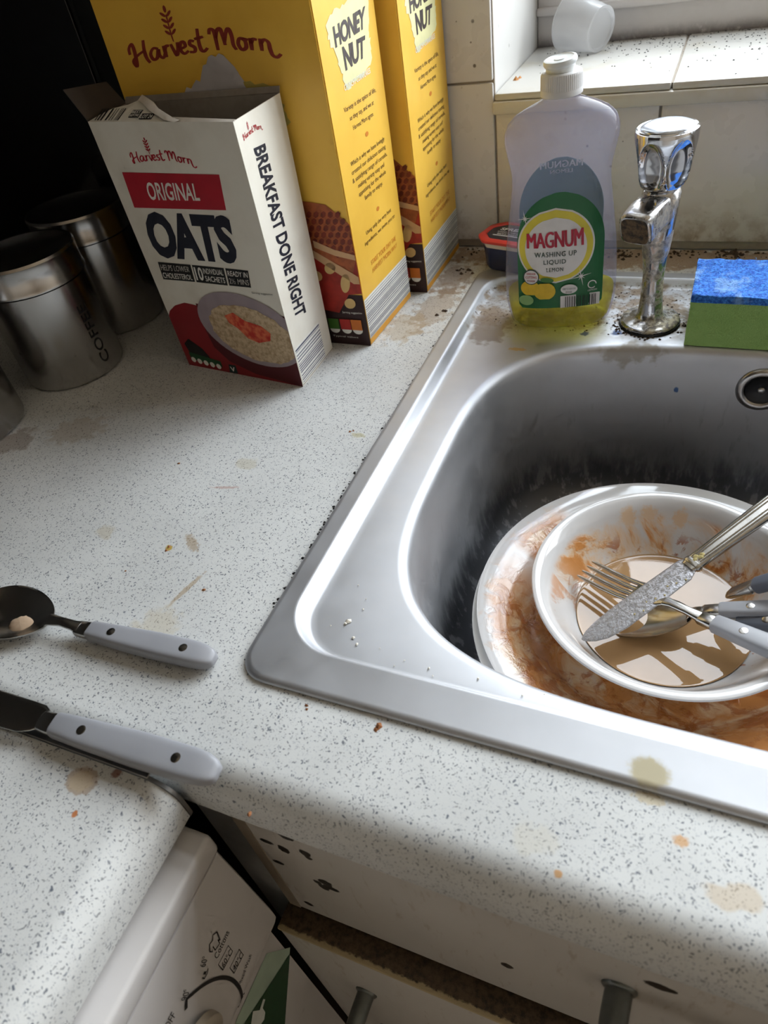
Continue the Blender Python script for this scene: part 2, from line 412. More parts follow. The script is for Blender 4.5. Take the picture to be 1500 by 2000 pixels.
def mat_tile():
    t = NT('white_wall_tile'); P = t.pos(); s = t.sep(P)
    vt = t.node('ShaderNodeTexVoronoi'); t.set(vt.inputs['Vector'], P); vt.inputs['Scale'].default_value = 85; f1 = t.step(t.math('DIVIDE', vt.outputs['Distance'], t.math('ADD', t.math('POWER', t.sep(vt.outputs['Color'])[0], 3), .15)), .10, .22, 1, 0); gate = t.step(t.noise(P, 14, 3), .45, .6)
    f2 = t.step(t.noise(P, 120, 4, .6), .64, .72)
    col = t.mix(t.noise(P, 8, 4), srgb(222, 218, 214), srgb(206, 200, 196))
    col = t.mix(t.math('MULTIPLY', t.math('MULTIPLY', f1, gate), .8), col, srgb(86, 72, 62)); col = t.mix(t.math('MULTIPLY', f2, .35), col, srgb(150, 132, 116))
    low = t.math('MULTIPLY', t.step(s[2], .055, .0, 0, 1), t.step(t.noise(P, 45, 5, .65), .38, .62))
    col = t.mix(t.math('MULTIPLY', low, .7), col, srgb(138, 108, 80))
    t.p(Base_Color=col, Roughness=t.step(t.noise(P, 30, 3), .3, .7, .22, .4), Specular_IOR_Level=.45)
    return t.m
def mat_paint(name, a, b_, spots=.5, rough=.5, sc=70):
    t = NT(name); P = t.pos()
    f = t.math('MULTIPLY', t.step(t.voro(P, sc), .05, .13, 1, 0), t.step(t.noise(P, 12, 3), .5, .62))
    col = t.mix(t.noise(P, 10, 4), srgb(*a), srgb(*b_)); col = t.mix(t.math('MULTIPLY', f, spots), col, srgb(70, 62, 56))
    t.p(Base_Color=col, Roughness=rough); return t.m
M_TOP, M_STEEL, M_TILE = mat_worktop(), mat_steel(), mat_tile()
M_WALL = mat_paint('wall_paint', (236, 222, 204), (230, 214, 196), .2, .7, 20)
M_REVEAL = mat_paint('window_paint', (216, 215, 212), (206, 204, 200), .5, .4, 60)
M_GROUT = flat('grout', (172, 160, 146), .9, vscale=200)
M_FLOOR = mat_paint('vinyl_floor', (170, 152, 132), (152, 136, 118), .4, .5, 30)

# ================================================================== ROOM
def struct(name, vs, fs, mat, parent=None, smooth=None):
    o = add(name, vs, fs, mat, parent, smooth)
    if not parent: o['kind'] = 'structure'
    return o
X0, X1, Y0, ZF, ZC = -.602, 1.9, -2.0, -.9, 1.45
YW = WALL_Y+.006
wb = struct('wall_back', *join(rbox(X0, X1, YW, YW+.28, ZF, WIN[2]-.008, 0), rbox(X0, WIN[0], YW, YW+.28, WIN[2]-.008, ZC, 0),
     rbox(WIN[1], X1, YW, YW+.28, WIN[2]-.008, ZC, 0), rbox(WIN[0], WIN[1], YW, YW+.28, WIN[3], ZC, 0)), M_REVEAL)
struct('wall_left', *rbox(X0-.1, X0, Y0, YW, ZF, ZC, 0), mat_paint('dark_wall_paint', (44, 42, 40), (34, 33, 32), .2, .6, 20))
struct('wall_right', *rbox(X1, X1+.1, Y0, YW, ZF, ZC, 0), M_WALL)
struct('wall_front', *rbox(X0-.1, X1+.1, Y0-.1, Y0, ZF, ZC, 0), M_WALL)
struct('floor', *rbox(X0-.1, X1+.1, Y0-.1, YW, ZF-.1, ZF, 0), M_FLOOR)
struct('ceiling', *rbox(X0-.1, X1+.1, Y0-.1, YW+.28, ZC, ZC+.1, 0), mat_paint('ceiling_paint', (238, 220, 196), (230, 212, 188), .1, .8, 20))
# wall tiles, one object each; alike tiles share their mesh
def tile_mesh(w_, h_):
    g_ = .0009; vs, fs = rbox(g_, w_-g_, -.006, 0, g_, h_-g_, .0016, 2); return new_mesh('tile', vs, fs, M_TILE, 40)
grb = add('grout_bed', *rbox(X0, X1, YW-.0025, YW, 0, WIN[2]-.008, 0), M_GROUT, wb)
grb2 = add('grout_bed', *rbox(X0, WIN[0], YW-.0025, YW, WIN[2]-.008, .757, 0), M_GROUT, wb)
full = tile_mesh(.15, .15); edge_ = tile_mesh(.15, WIN[2]-.008-.007)
def put_tile(me, x_, z_):
    o = bpy.data.objects.new('tile', me); COL.objects.link(o); o.parent = wb
    o.location = (x_, YW+random.uniform(-.0003, .0003), z_); o.rotation_euler = (random.uniform(-.004, .004), 0, random.uniform(-.004, .004))
for i in range(4):
    for j in range(5): put_tile(full, WIN[0]-.15*(i+1), .007+.15*j)
for i in range(12): put_tile(edge_, WIN[0]+.15*i, .007)
# tiled window sill
sill = thing('trim_1', 'white tiled window sill', None, (0, 0, 0), kind='structure'); 
M_SILL = None
def mat_sill():
    t = NT('sill_glaze'); P = t.pos(); s = t.sep(P)
    fl = t.math('MULTIPLY', t.step(t.noise(t.mapping(P, scale=(2.2, 1, 1)), 130, 4, .65), .58, .68), t.step(s[1], .60, .72))
    tan = t.step(t.noise(P, 24, 4), .5, .7)
    col = t.mix(t.math('MULTIPLY', tan, .4), srgb(206, 203, 196), srgb(190, 178, 150)); col = t.mix(t.math('MULTIPLY', fl, .5), col, srgb(160, 156, 152))
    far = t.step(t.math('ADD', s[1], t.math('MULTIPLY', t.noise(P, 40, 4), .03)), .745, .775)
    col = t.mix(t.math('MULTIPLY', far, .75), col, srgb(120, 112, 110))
    t.p(Base_Color=col, Roughness=.3); return t.m
M_SILL = mat_sill()
add('sill_bed', *rbox(WIN[0], WIN[1], YW, WIN_Y+.01, WIN[2]-.0078, WIN[2]-.002, 0), M_GROUT, sill)
sx_ = [WIN[0], .161, .316, .471, .626, .781, .936, 1.091, 1.246, 1.401, WIN[1]]
for i in range(len(sx_)-1):
    add('sill_tile', *rbox(sx_[i]+.0008, sx_[i+1]-.0008, WALL_Y-.001, WIN_Y-.002, WIN[2]-.006, WIN[2], .0015, 2), M_SILL, sill, 40)
add('sill_nosing', *rbox(WIN[0]-.001, WIN[1], WALL_Y-.004, YW+.002, WIN[2]-.0175, WIN[2]-.0062, .002, 2), M_SILL, sill, 40)
# window: painted frame, two lights, glass
t = NT('frame_paint'); P = t.pos(); s3 = t.sep(P); n_ = t.noise(P, 60, 4, .65)
mould = t.math('MULTIPLY', t.step(t.math('ADD', s3[2], t.math('MULTIPLY', n_, .016)), WIN[2]+.020, WIN[2]+.006), t.step(n_, .3, .5))
fsp = t.math('MULTIPLY', t.step(t.voro(P, 42), .07, .16, 1, 0), t.step(t.noise(P, 12, 2), .45, .58))
t.p(Base_Color=t.mix(t.math('MAXIMUM', t.math('MULTIPLY', mould, .75), t.math('MULTIPLY', fsp, .7)), t.mix(n_, srgb(216, 212, 210), srgb(204, 199, 196)), srgb(84, 76, 76)), Roughness=.4); M_FRAME = t.m
t = NT('window_glass'); g_ = t.node('ShaderNodeBsdfGlossy'); g_.inputs['Roughness'].default_value = .02
tr = t.node('ShaderNodeBsdfTransparent'); mx = t.node('ShaderNodeMixShader'); fr = t.node('ShaderNodeFresnel'); fr.inputs[0].default_value = 1.3
dn = t.noise(t.obj(), 6, 3); t.set(tr.inputs[0], t.mix(dn, (.97, .98, .98, 1), (.93, .95, .95, 1)))
t.set(mx.inputs[0], t.math('MULTIPLY', fr.outputs[0], t.math('SUBTRACT', 1, t.node('ShaderNodeNewGeometry').outputs['Backfacing']))); t.t.links.new(tr.outputs[0], mx.inputs[1]); t.t.links.new(g_.outputs[0], mx.inputs[2]); t.t.links.new(mx.outputs[0], t.out.inputs[0])
M_GLASS = t.m
win = thing('window_1', 'white framed kitchen window with glass lights', None, (0, 0, 0), kind='structure')
a, b_, c, d = WIN
def fr_(n, x0, x1, z0, z1, y0=WIN_Y, y1=WIN_Y+.06): return add(n, *rbox(x0, x1, y0, y1, z0, z1, .003, 2), M_FRAME, win, 40)
fr_('bottom_rail', a, b_, c-.004, c+.05); fr_('top_rail', a, b_, d-.05, d); fr_('jamb', a, a+.05, c+.05, d-.05); fr_('jamb', b_-.05, b_, c+.05, d-.05)
xm = .75; fr_('mullion', xm-.03, xm+.03, c+.05, d-.05)
fr_('sash_rail', a+.05, xm-.03, c+.05, c+.095, WIN_Y+.012, WIN_Y+.05); fr_('sash_rail', xm+.03, b_-.05, c+.05, c+.095, WIN_Y+.012, WIN_Y+.05)
fr_('transom', a+.05, b_-.05, .95, 1.0, WIN_Y+.008, WIN_Y+.052)
add('drip_bead', *rbox(a, b_, WIN_Y-.006, WIN_Y+.001, c+.028, c+.036, .002, 2), M_FRAME, win, 40)
for x0, x1 in ((a+.05, xm-.03), (xm+.03, b_-.05)):
    for z0, z1 in ((c+.095, .95), (1.0, d-.05)):
        add('pane', *rbox(x0, x1, WIN_Y+.028, WIN_Y+.032, z0, z1, 0), M_GLASS, win)

# ================================================================== WORKTOPS
FY = -.0605
def roll(front, sgn=1):
    """postformed edge: (inward distance from the front, z) going round from the top to the underside"""
    pts = []
    for i in range(11): a = rad(90*i/10); pts.append((.0185*(1-math.sin(a)), -.0185+.0185*math.cos(a)))
    for i in range(6): a = rad(90*i/5); pts.append((.007*(1-math.cos(a)), -.031-.007*math.sin(a)))
    return pts
def slab(a0, a1, inner, front, along='x'):
    """worktop length a0..a1 with rolled front; cross-section runs from 'inner' (back) to 'front'"""
    sg = 1 if inner > front else -1
    prof = [(inner, 0)]+[(front+sg*d_, z_) for d_, z_ in roll(front)]+[(inner, -.038)]
    if along == 'x': loops = [[Vector((q, y_, z_)) for y_, z_ in prof] for q in (a0, a1)]
    else: loops = [[Vector((y_, q, z_)) for y_, z_ in prof] for q in (a0, a1)]
    return loft(loops)
HX0, HX1, HY0, HY1 = .0115, .853, .0215, .4985
wt = add('worktop', *join(slab(X0+.001, HX0, WALL_Y, FY), slab(HX1, X1-.001, WALL_Y, FY), slab(HX0, HX1, HY0, FY), rbox(HX0, HX1, HY1, WALL_Y, -.038, 0, 0)), M_TOP, None, 50)
tag(wt, 'pale grey speckled laminate worktop holding the sink and the cereal boxes', 'worktop')
LX = .0012
w2 = add('worktop', *slab(-.067, -.78, X0+.001, LX, 'y'), M_TOP, None, 50)
tag(w2, 'speckled worktop return with rolled edge over the washing machine', 'worktop')
# aluminium joint strip between the two
M_ALU = flat('joint_strip_aluminium', (150, 150, 150), .32, 1.0, vscale=90)
pr = [(LX-d_, z_) for d_, z_ in roll(LX)]
lo = [[Vector((x_, y_, z_)) for x_, z_ in pts] for y_ in (-.0668, -.0648) for pts in ([(X0+.002, .0009)]+[(q[0]+.0009*min(1, i/6), q[1]+.0009) for i, q in enumerate(pr)],)]
v_, f_ = loft([lo[0]+[q-Vector((.0006, 0, .0012)) for q in lo[0]][::-1], lo[1]+[q-Vector((.0006, 0, .0012)) for q in lo[1]][::-1]])
js = add('joint_strip', *join((v_, f_), rbox(X0+.002, -.012, -.0665, -.0545, .0001, .0011, .0003, 1)), M_ALU, None, 40)
tag(js, 'narrow aluminium joint strip between the two worktop lengths, under the table knife', 'strip')

# ================================================================== SINK
SXC, SYC, SA, SB, SE = .255, .2125, .200, .172, 3.5
NS = 480
def se_loop(da, z_, e_=SE):
    out = []
    for i in range(NS):
        th = 2*math.pi*i/NS; c_, s_ = math.cos(th), math.sin(th); a, b_ = SA+da, SB+da
        r_ = (abs(c_/a)**e_+abs(s_/b_)**e_)**(-1/e_); out.append(Vector((SXC+r_*c_, SYC+r_*s_, z_)))
    return out
def rr_loop(x0, x1, y0, y1, r_, z_):
    out = []
    for i in range(NS):
        th = 2*math.pi*i/NS; dx, dy = math.cos(th), math.sin(th); lo_, hi_ = 0, 2
        for _ in range(34):                       # march outward to the rounded rectangle
            md = (lo_+hi_)/2; px, py = SXC+dx*md, SYC+dy*md
            qx = max(x0+r_-px, px-(x1-r_), 0); qy = max(y0+r_-py, py-(y1-r_), 0)
            if math.hypot(qx, qy) <= r_: lo_ = md
            else: hi_ = md
        out.append(Vector((SXC+dx*lo_, SYC+dy*lo_, z_)))
    return out
SX1, SY1, ZR = .87, .509, -.0035
FLOOR_Z = -.160
loops = [rr_loop(.0005, SX1, .0005, SY1, .018, .0002), rr_loop(0, SX1, 0, SY1, .018, .0012), rr_loop(.0006, SX1-.001, .0006, SY1-.001, .018, .0026), rr_loop(.0025, SX1-.003, .0025, SY1-.003, .017, .0036), rr_loop(.004, SX1-.004, .004, SY1-.004, .016, .0038)]
G = lambda l, f, b_, r_, z_: rr_loop(l, SX1-.02-l*.3, f, b_, r_, z_)
loops += [G(.0125, .0238, .4960, .036, .0039), G(.0137, .0248, .4950, .035, .0041), G(.0150, .0257, .4938, .034, .0036), G(.0162, .0264, .4925, .033, .0022), G(.0192, .0280, .4895, .031, -.0018), G(.0208, .0290, .4880, .030, -.0031), G(.0228, .0302, .4862, .029, ZR), G(.0265, .0315, .4850, .0285, ZR)]
for da, z_ in ((.0075, ZR), (.0052, ZR-.0003), (.0030, ZR-.0014), (.0012, ZR-.0034), (.0002, ZR-.0065), (-.0006, -.016), (-.0015, -.03), (-.0032, -.06), (-.0050, -.09), (-.0070, -.115), (-.0095, -.130), (-.0140, -.1430), (-.0220, -.1520), (-.032, -.1570), (-.048, FLOOR_Z), (-.11, FLOOR_Z-.0005), (-.165, FLOOR_Z-.0008)):
    loops.append(se_loop(da, z_, SE if da > -.02 else SE-.4))
top = loft(loops, False, True)
sink = thing('kitchen_sink', 'stainless steel inset sink with rounded bowl full of dirty dishes', 'sink', (0, 0, 0))
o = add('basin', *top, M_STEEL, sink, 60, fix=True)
md = o.modifiers.new('sheet', 'SOLIDIFY'); md.thickness = .0007; md.offset = -1
# overflow outlet set in the back of the bowl
ov = bp(1487, 764, .3805, 1)
Mo = Matrix.Translation(Vector((ov.x, .3822, ov.z))) @ Matrix.Rotation(rad(87), 4, 'X')
M_STEEL2 = flat('plain_steel', (190, 188, 186), .28, 1.0, vscale=120)
M_BLACK = flat('black_hole', (14, 15, 18), .45)
ofl = add('overflow_ring', *xf(lathe([(.0115, -.002), (.0125, .0015), (.0145, .0028), (.0172, .0022), (.0190, .0002), (.0190, -.002)], 48), Mo), M_STEEL2, sink, 60)
add('overflow_cup', *xf(lathe([(.0122, .0014), (.0114, .0006), (.0001, .0004)], 40), Mo), M_BLACK, sink, 60)
add('overflow_screw', *xf(lathe([(.0030, .0004), (.0029, .0016), (.0020, .0024), (.0001, .0026)], 20), Mo), M_STEEL2, sink, 60)

# ================================================================== BASE CABINET under the sink
def mat_door(name, chips=True):
    t = NT(name); P = t.pos(); s = t.sep(P)
    col = t.mix(t.noise(P, 14, 4), srgb(206, 202, 196), srgb(190, 185, 178))
    sm = t.math('MULTIPLY', t.step(t.noise(t.mapping(P, scale=(1, 1, 5)), 160, 4, .65), .58, .7), .35); col = t.mix(sm, col, srgb(150, 128, 100))
    if chips:
        for px, py, r1, r2 in ((557, 1634, .0042, .0030), (554, 1659, .0030, .0036), (596, 1667, .003, .003), (603, 1676, .0022, .002), (543, 1684, .0035, .002), (635, 1724, .0042, .0030), (646, 1735, .0046, .0026), (633, 1733, .003, .003), (620, 1723, .0024, .002), (603, 1765, .003, .0025), (521, 1644, .004, .002), (990, 1886, .003, .003), (1290, 1928, .006, .003)):
            q = bp(px, py, -.052, 1); m_ = t.blob(P, q, (r1*1.25, .01, r2*1.5), 0, warp=.4, wscale=420, edge=.12); col = t.mix(m_, col, srgb(30, 22, 17))
    t.p(Base_Color=col, Roughness=.42); return t.m
M_DOOR = mat_door('chipped_white_board')
M_EDGE = flat('bare_edge_board', (138, 126, 110), .7, vscale=140)
t = NT('grimy_edge'); P = t.pos(); n_ = t.noise(P, 260, 4, .65); s = t.sep(P)
fr2 = t.step(t.math('ADD', s[1], t.math('MULTIPLY', t.math('SUBTRACT', n_, .5), .005)), -.0655, -.0638)
t.p(Base_Color=t.mix(fr2, srgb(186, 168, 130), t.mix(t.step(n_, .35, .7), srgb(104, 86, 64), srgb(56, 46, 36))), Roughness=.6); t.bump(n_, .4, .001); M_GRIME = t.m
M_POST = flat('grey_handle_metal', (122, 126, 124), .38, .8, vscale=220)
cab = thing('sink_cabinet', 'chipped white base cabinet under the sink with grimy door edge', 'cabinet', (0, 0, ZF))
Wc = Vector((0, 0, ZF))
def cpart(n, part, mat, parent=cab, sm=40): return add(n, *part, mat, parent, sm, w=Wc)
cpart('carcass', join(rbox(.0, .018, -.03, .54, ZF+.1, -.039, 0), rbox(.85, .868, -.03, .54, ZF+.1, -.039, 0), rbox(.018, .85, .53, .54, ZF+.1, -.039, 0), rbox(.018, .85, -.03, .53, ZF+.1, ZF+.118, 0)), M_DOOR)
cpart('plinth', rbox(.0, .868, .02, .035, ZF, ZF+.1, 0), M_EDGE)
cpart('filler_panel', rbox(-.034, .0075, -.044, -.0305, ZF+.1, -.039, .001, 1), flat('filler_board', (206, 206, 204), .5))
df = cpart('drawer_front', rbox(.0085, .43, -.052, -.034, -.2045, -.0395, .0012, 2), M_DOOR)
add('edge_strip', *rbox(.0080, .0168, -.0526, -.0515, -.2045, -.0395, .0003, 1), M_EDGE, df, 40, w=Wc)
df2 = cpart('drawer_front', rbox(.434, .866, -.052, -.034, -.2045, -.0395, .0012, 2), M_DOOR)
dr = cpart('door', rbox(.002, .43, -.0668, -.0485, ZF+.11, -.2185, .0012, 2), M_DOOR)
add('door_top_edge', *rbox(.0015, .431, -.0676, -.0490, -.2200, -.2165, .0012, 2), M_GRIME, dr, 40, w=Wc)
dr2 = cpart('door', rbox(.434, .866, -.0668, -.0485, ZF+.11, -.2185, .0012, 2), M_DOOR)
add('door_top_edge', *rbox(.4335, .8665, -.0676, -.0490, -.2200, -.2165, .0012, 2), M_GRIME, dr2, 40, w=Wc)
def handle(p0, p1, out, par):
    p0, p1 = Vector(p0), Vector(p1); q0, q1 = p0+Vector((0, -out, 0)), p1+Vector((0, -out, 0)); ax_ = (p1-p0).normalized()*.012
    pa = spline([p0, p0+Vector((0, -out*.75, 0)), q0+ax_*.8, q1-ax_*.8, p1+Vector((0, -out*.75, 0)), p1], 6)
    h_ = add('handle', *tube(pa, .0068, 14), M_POST, par, 50, w=Wc)
    for q in (p0, p1):
        add('rosette', *xf(lathe([(.0001, .0022), (.0075, .0020), (.0088, .0008), (.0088, -.0006)], 24), Matrix.Translation(q) @ Matrix.Rotation(rad(90), 4, 'X')), M_POST, h_, 50, w=Wc)
q = bp(1210, 1928, -.052, 1); handle(q, (q.x+.128, q.y, q.z), .032, df)
q = bp(716, 1937, -.0668, 1); handle(q, (q.x, q.y, q.z-.128), .032, dr)

# ================================================================== WASHING MACHINE
WM = thing('washing_machine', 'white washing machine under the worktop return, showing its programme dial', 'washing machine', (0, 0, ZF))
M_WM = mat_paint('white_enamel', (214, 210, 208), (204, 200, 198), .3, .35, 30)
wx = [(.0120, -.0600), (.0135, -.075), (.0165, -.10), (.0195, -.13), (.0215, -.15), (.0215, -.157), (.0195, -.1625), (.014, -.165)]
def wp(n, part, mat, parent=WM, sm=40): return add(n, *part, mat, parent, sm, w=Wc)
wp('body', rbox(X0+.03, .004, -.67, -.0715, ZF+.012, -.0625, .004, 2), M_WM)
wp('top_panel', rbox(X0+.03, .0125, -.672, -.0695, -.0595, -.042, .003, 3), M_WM)
lps = []
for y_, sh in ((-.6695, .004), (-.6675, .0008), (-.665, 0), (-.0750, 0), (-.0722, .0008), (-.0705, .004)):
    lps.append([Vector((-.02, y_, -.0600))]+[Vector((x_-sh, y_, z_)) for x_, z_ in wx]+[Vector((-.02, y_, -.165))])
wp('control_panel', loft(lps), M_WM)
for sgn in ((-.05, -.12), (-.05, -.62), (X0+.08, -.12), (X0+.08, -.62)):
    wp('foot', xf(lathe([(.02, 0), (.02, .012), (.008, .013), (.008, .02)], 20, True, True), Matrix.Translation((sgn[0], sgn[1], ZF))), M_BLACK)
class Panel:           # curved control panel: u = y, v = z
    parent = WM; w = Wc
    def pt(s, u, v, off):
        tab = sorted([(z_, x_) for x_, z_ in wx]); return Vector((interp(tab, v)[0]+off*2.2, u, v))
PN = Panel(); M_INK = flat('black_ink', (28, 28, 30), .5)
def at(px, py):       # pixel on the control panel -> (y,z)
    x_ = .016
    for _ in range(6): q = bp(px, py, x_, 0); x_ = PN.pt(q.y, max(-.16, min(-.061, q.z)), 0).x
    return q.y, q.z
def pw(s, bl, br, h_): 
    """word written from bl to br (pixels) with its top towards +v"""
    a, b_ = Vector(at(*bl)), Vector(at(*br)); t_ = (b_-a).normalized(); n_ = Vector((-t_.y, t_.x))*h_
    return word(s, (a, b_, b_+n_, a+n_), caps=False)
S = [pw('Cottons', (425, 1874), (449, 1822), .0062), pw('60\u00b0', (402, 1888), (409, 1867), .007), pw('90\u00b0', (367, 1952), (374, 1930), .007), pw('OFF', (330, 2013), (345, 1983), .007)]
S += [pw('60\u00b0C', (437, 1893), (454, 1862), .006), pw('40\u00b0C', (458, 1899), (475, 1868), .006), pw('Mixed Wash', (470, 1925), (492, 1865), .0042), pw('Easy Care', (470, 1968), (495, 1900), .004)]
for q in (((433, 1893), (452, 1856)), ((455, 1899), (473, 1863))):
    a, b_ = Vector(at(*q[0])), Vector(at(*q[1])); t_ = (b_-a).normalized(); n_ = Vector((-t_.y, t_.x)); c_ = [a-n_*.001, b_-n_*.001, b_+n_*.0065, a+n_*.0065]
    S.append(stroke([(v.x, v.y) for v in c_+[c_[0]]], .0003, 1, 0))
sh = [(422.4, 1819.5), (414.5, 1826), (414, 1836), (408, 1844), (408.5, 1858), (414, 1858.5), (414.5, 1848), (419.2, 1855), (428, 1842), (424.5, 1834.5), (428.6, 1836), (425, 1826), (422.4, 1819.5)]   # shirt outline
S.append(stroke([at(*q) for q in sh], .00042, 1, 0))
for pts in ([(394, 1909), (398, 1911), (404, 1900), (405, 1891)], [(396, 1902), (402, 1897)], [(398, 1897), (400, 1903)]): S.append(stroke([at(*q) for q in pts], .0004, 1, 0))
ink(PN, 'panel_lettering', S, M_INK, 1)
dc = Vector((-.1600, -.1345)); ac = Vector((-.1645, -.1375))
arc = [(ac.x+.0508*math.cos(a), ac.y+.0508*math.sin(a)) for a in [rad(52-i*5) for i in range(17)]]
arc = [q for q in arc if q[1] > -.1615]
arc = [(arc[0][0]-.0035, arc[0][1]-.004)]+arc
ink(PN, 'programme_arc', [stroke(arc, .0011, 2, .0)], M_INK, 1)
dial_m = Matrix.Translation((.0185, dc.x, dc.y)) @ Matrix.Rotation(rad(6), 4, 'Y') @ Matrix.Rotation(rad(90), 4, 'Y')
dial = wp('dial', xf(lathe([(.0305, .0), (.0300, .004), (.0275, .0055), (.0235, .0060), (.0225, .012), (.0205, .0135), (.0001, .0138)], 56), dial_m), flat('dial_plastic', (196, 184, 166), .4), WM, 40)
add('pointer', *xf(rbox(-.0015, .0015, .004, .019, .0137, .0146, .0004, 1), dial_m), M_INK, dial, 40, w=Wc)
# energy sticker on the front below the panel
class Front:
    parent = WM; w = Wc
    def pt(s, u, v, off): return Vector((.0040+off*1.5, u, v))
FR = Front()
def fa(px, py): q = bp(px, py, .004, 0); return q.y, q.z
a_, b2, c2 = fa(565, 1862), fa(480, 1992), fa(553, 2030)
st = ink(FR, 'sticker', [poly([fa(566, 1850), fa(520, 1862), fa(462, 1990), fa(440, 2050), fa(552, 2040)], False)], flat('pale_green_print', (176, 196, 176), .5), 1)
ink(FR, 'sticker_green', [poly([a_, b2, fa(460, 2030), c2], False)], flat('dark_green_print', (28, 70, 40), .5), 2)
ink(FR, 'sticker_symbol', [poly([fa(x_, y_) for x_, y_ in ((516, 1951), (511, 1968), (516, 1976), (514, 1990), (505, 2003), (488, 2000), (492, 1974), (505, 1972), (512, 1950))], False)], flat('white_print', (226, 230, 224), .5), 3)

# ================================================================== CARTONS
M_CARD_IN = flat('grey_card_inside', (150, 140, 130), .85, vscale=200)
M_RED = flat('print_red', (178, 32, 48), .5); M_NAVY = flat('print_navy', (24, 28, 44), .5); M_WHITEINK = flat('print_white', (238, 236, 228), .5)
M_MAROON = flat('print_maroon', (84, 18, 28), .5, vscale=40); M_BLACKINK = flat('print_black', (26, 25, 26), .5)
M_SLATE = flat('print_slate', (82, 84, 104), .5)
# ---- porridge oats carton: open, torn at the top
ol, om, orr = Vector((-.2261, .2943, 0)), Vector((-.0942, .2771, 0)), Vector((-.0941, .3395, 0))
tl, tm, tr_ = Vector((-.2405, .3010, .208)), Vector((-.0943, .2766, .208)), Vector((-.0950, .3455, .208))
ob = Vector((-.2262, .3490, 0)); tb = Vector((-.2405, .3488, .208))
oats = thing('oats_box', 'open white porridge oats carton with torn top, in front of the yellow boxes', 'box', ((ol+orr)/2))
OW = oats.location.copy()
t = NT('cream_card'); f = t.noise(t.obj(), 25, 4)
t.p(Base_Color=t.mix(t.step(f, .4, .75), srgb(232, 228, 216), srgb(220, 214, 200)), Roughness=.5); M_CREAM = t.m
def sheet(a, b_, c, d, inward, th=.0007, k=20):
    """thin card, bilinear between its four corners so that it may be slightly twisted"""
    n_ = (b_-a).cross(d-a).normalized()
    if n_.dot(inward) < 0: n_ = -n_
    V = [a*((1-i/k)*(1-j/k))+b_*(i/k*(1-j/k))+c*(i/k*j/k)+d*((1-i/k)*j/k) for j in range(k+1) for i in range(k+1)]
    F = [[j*(k+1)+i, j*(k+1)+i+1, (j+1)*(k+1)+i+1, (j+1)*(k+1)+i] for j in range(k) for i in range(k)]
    m_ = len(V); V += [v+n_*th for v in V]; F += [[q+m_ for q in f_][::-1] for f_ in F[:]]
    rim = [i for i in range(k)]+[k+(k+1)*j for j in range(k)]+[(k+1)*(k+1)-1-i for i in range(k)]+[(k+1)*(k-j) for j in range(k)]
    F += [[rim[i], rim[(i+1) % len(rim)], rim[(i+1) % len(rim)]+m_, rim[i]+m_] for i in range(len(rim))]
    return V, F
ctr = (ol+orr)/2+Vector((0, 0, .1))
def op(n, a, b_, c, d, mat=M_CREAM): return add(n, *sheet(a, b_, c, d, ctr-(a+b_+c+d)/4), mat, oats, w=OW)
fp = op('front_panel', ol, om, tm, tl); sp = op('side_panel', om, orr, tr_, tm); op('back_panel', orr, ob, tb, tr_, M_CARD_IN); op('side_panel', ob, ol, tl, tb, M_CARD_IN)
op('base', ol+Vector((0, 0, .0006)), om+Vector((0, 0, .0006)), orr+Vector((0, 0, .0006)), ob+Vector((0, 0, .0006)), M_CARD_IN)
FQ = Quad(ol, om, tm, tl, (0, -1, 0), fp, OW); FQ.split = True; SQ = Quad(om, orr, tr_, tm, (1, 0, 0), sp, OW)
ink(FQ, 'brand_lettering', brand_script(.455, .862, .46, .0185, .11), M_RED, 1)
ink(FQ, 'banner', [poly([(.093, .699), (.794, .715), (.819, .836), (.109, .829)])], M_RED, 1)
ink(FQ, 'banner_lettering', [word('ORIGINAL', ((.245, .732), (.632, .742), (.648, .803), (.262, .798)), .022)], M_WHITEINK, 2)
ink(FQ, 'name_lettering', [word('OATS', ((.092, .502), (.768, .514), (.808, .697), (.132, .688)), .064, spacing=.93)], M_NAVY, 1)
ink(FQ, 'claim_tag', [poly([(.092, .410), (.365, .417), (.378, .489), (.104, .484)]), poly([(.378, .417), (.628, .420), (.640, .492), (.390, .489)]), poly([(.640, .421), (.806, .424), (.822, .493), (.652, .492)])], M_BLACKINK, 1)
ink(FQ, 'claim_lettering', [word('HELPS LOWER', ((.110, .450), (.352, .457), (.360, .480), (.117, .475)), .012), word('CHOLESTEROL', ((.104, .417), (.354, .424), (.357, .446), (.108, .441)), .012),
   word('10', ((.388, .426), (.452, .428), (.462, .484), (.398, .482)), .03), word('INDIVIDUAL', ((.464, .458), (.622, .461), (.628, .484), (.470, .481)), .012), word('SACHETS', ((.462, .427), (.618, .429), (.622, .452), (.466, .450)), .012),
   word('READY IN', ((.656, .462), (.806, .464), (.812, .485), (.662, .483)), .012), word('2\u00bd MINS', ((.650, .430), (.800, .432), (.804, .455), (.656, .453)), .012)], M_WHITEINK, 2)
ink(FQ, 'table_cloth_print', [poly([(0, 0), (1, 0), (1, .2), (.5, .25), (.33, .31), (.2, .315), (.1, .295), (.03, .265), (0, .24)])], flat('print_crimson', (140, 26, 34), .5, vscale=25), 1)
ink(FQ, 'dish_print', [poly([(.30, .20), (.32, .12), (.42, .06), (.62, .02), (1, .0), (1, .32), (.3, .32)])], M_MAROON, 2)
ink(FQ, 'dish_rim_print', [ell(.685, .232, .40, .158, -.07, 48)], flat('print_lilac', (164, 150, 156), .5), 3)
t = NT('print_porridge'); P = t.obj(); v1 = t.noise(P, 260, 4, .65)
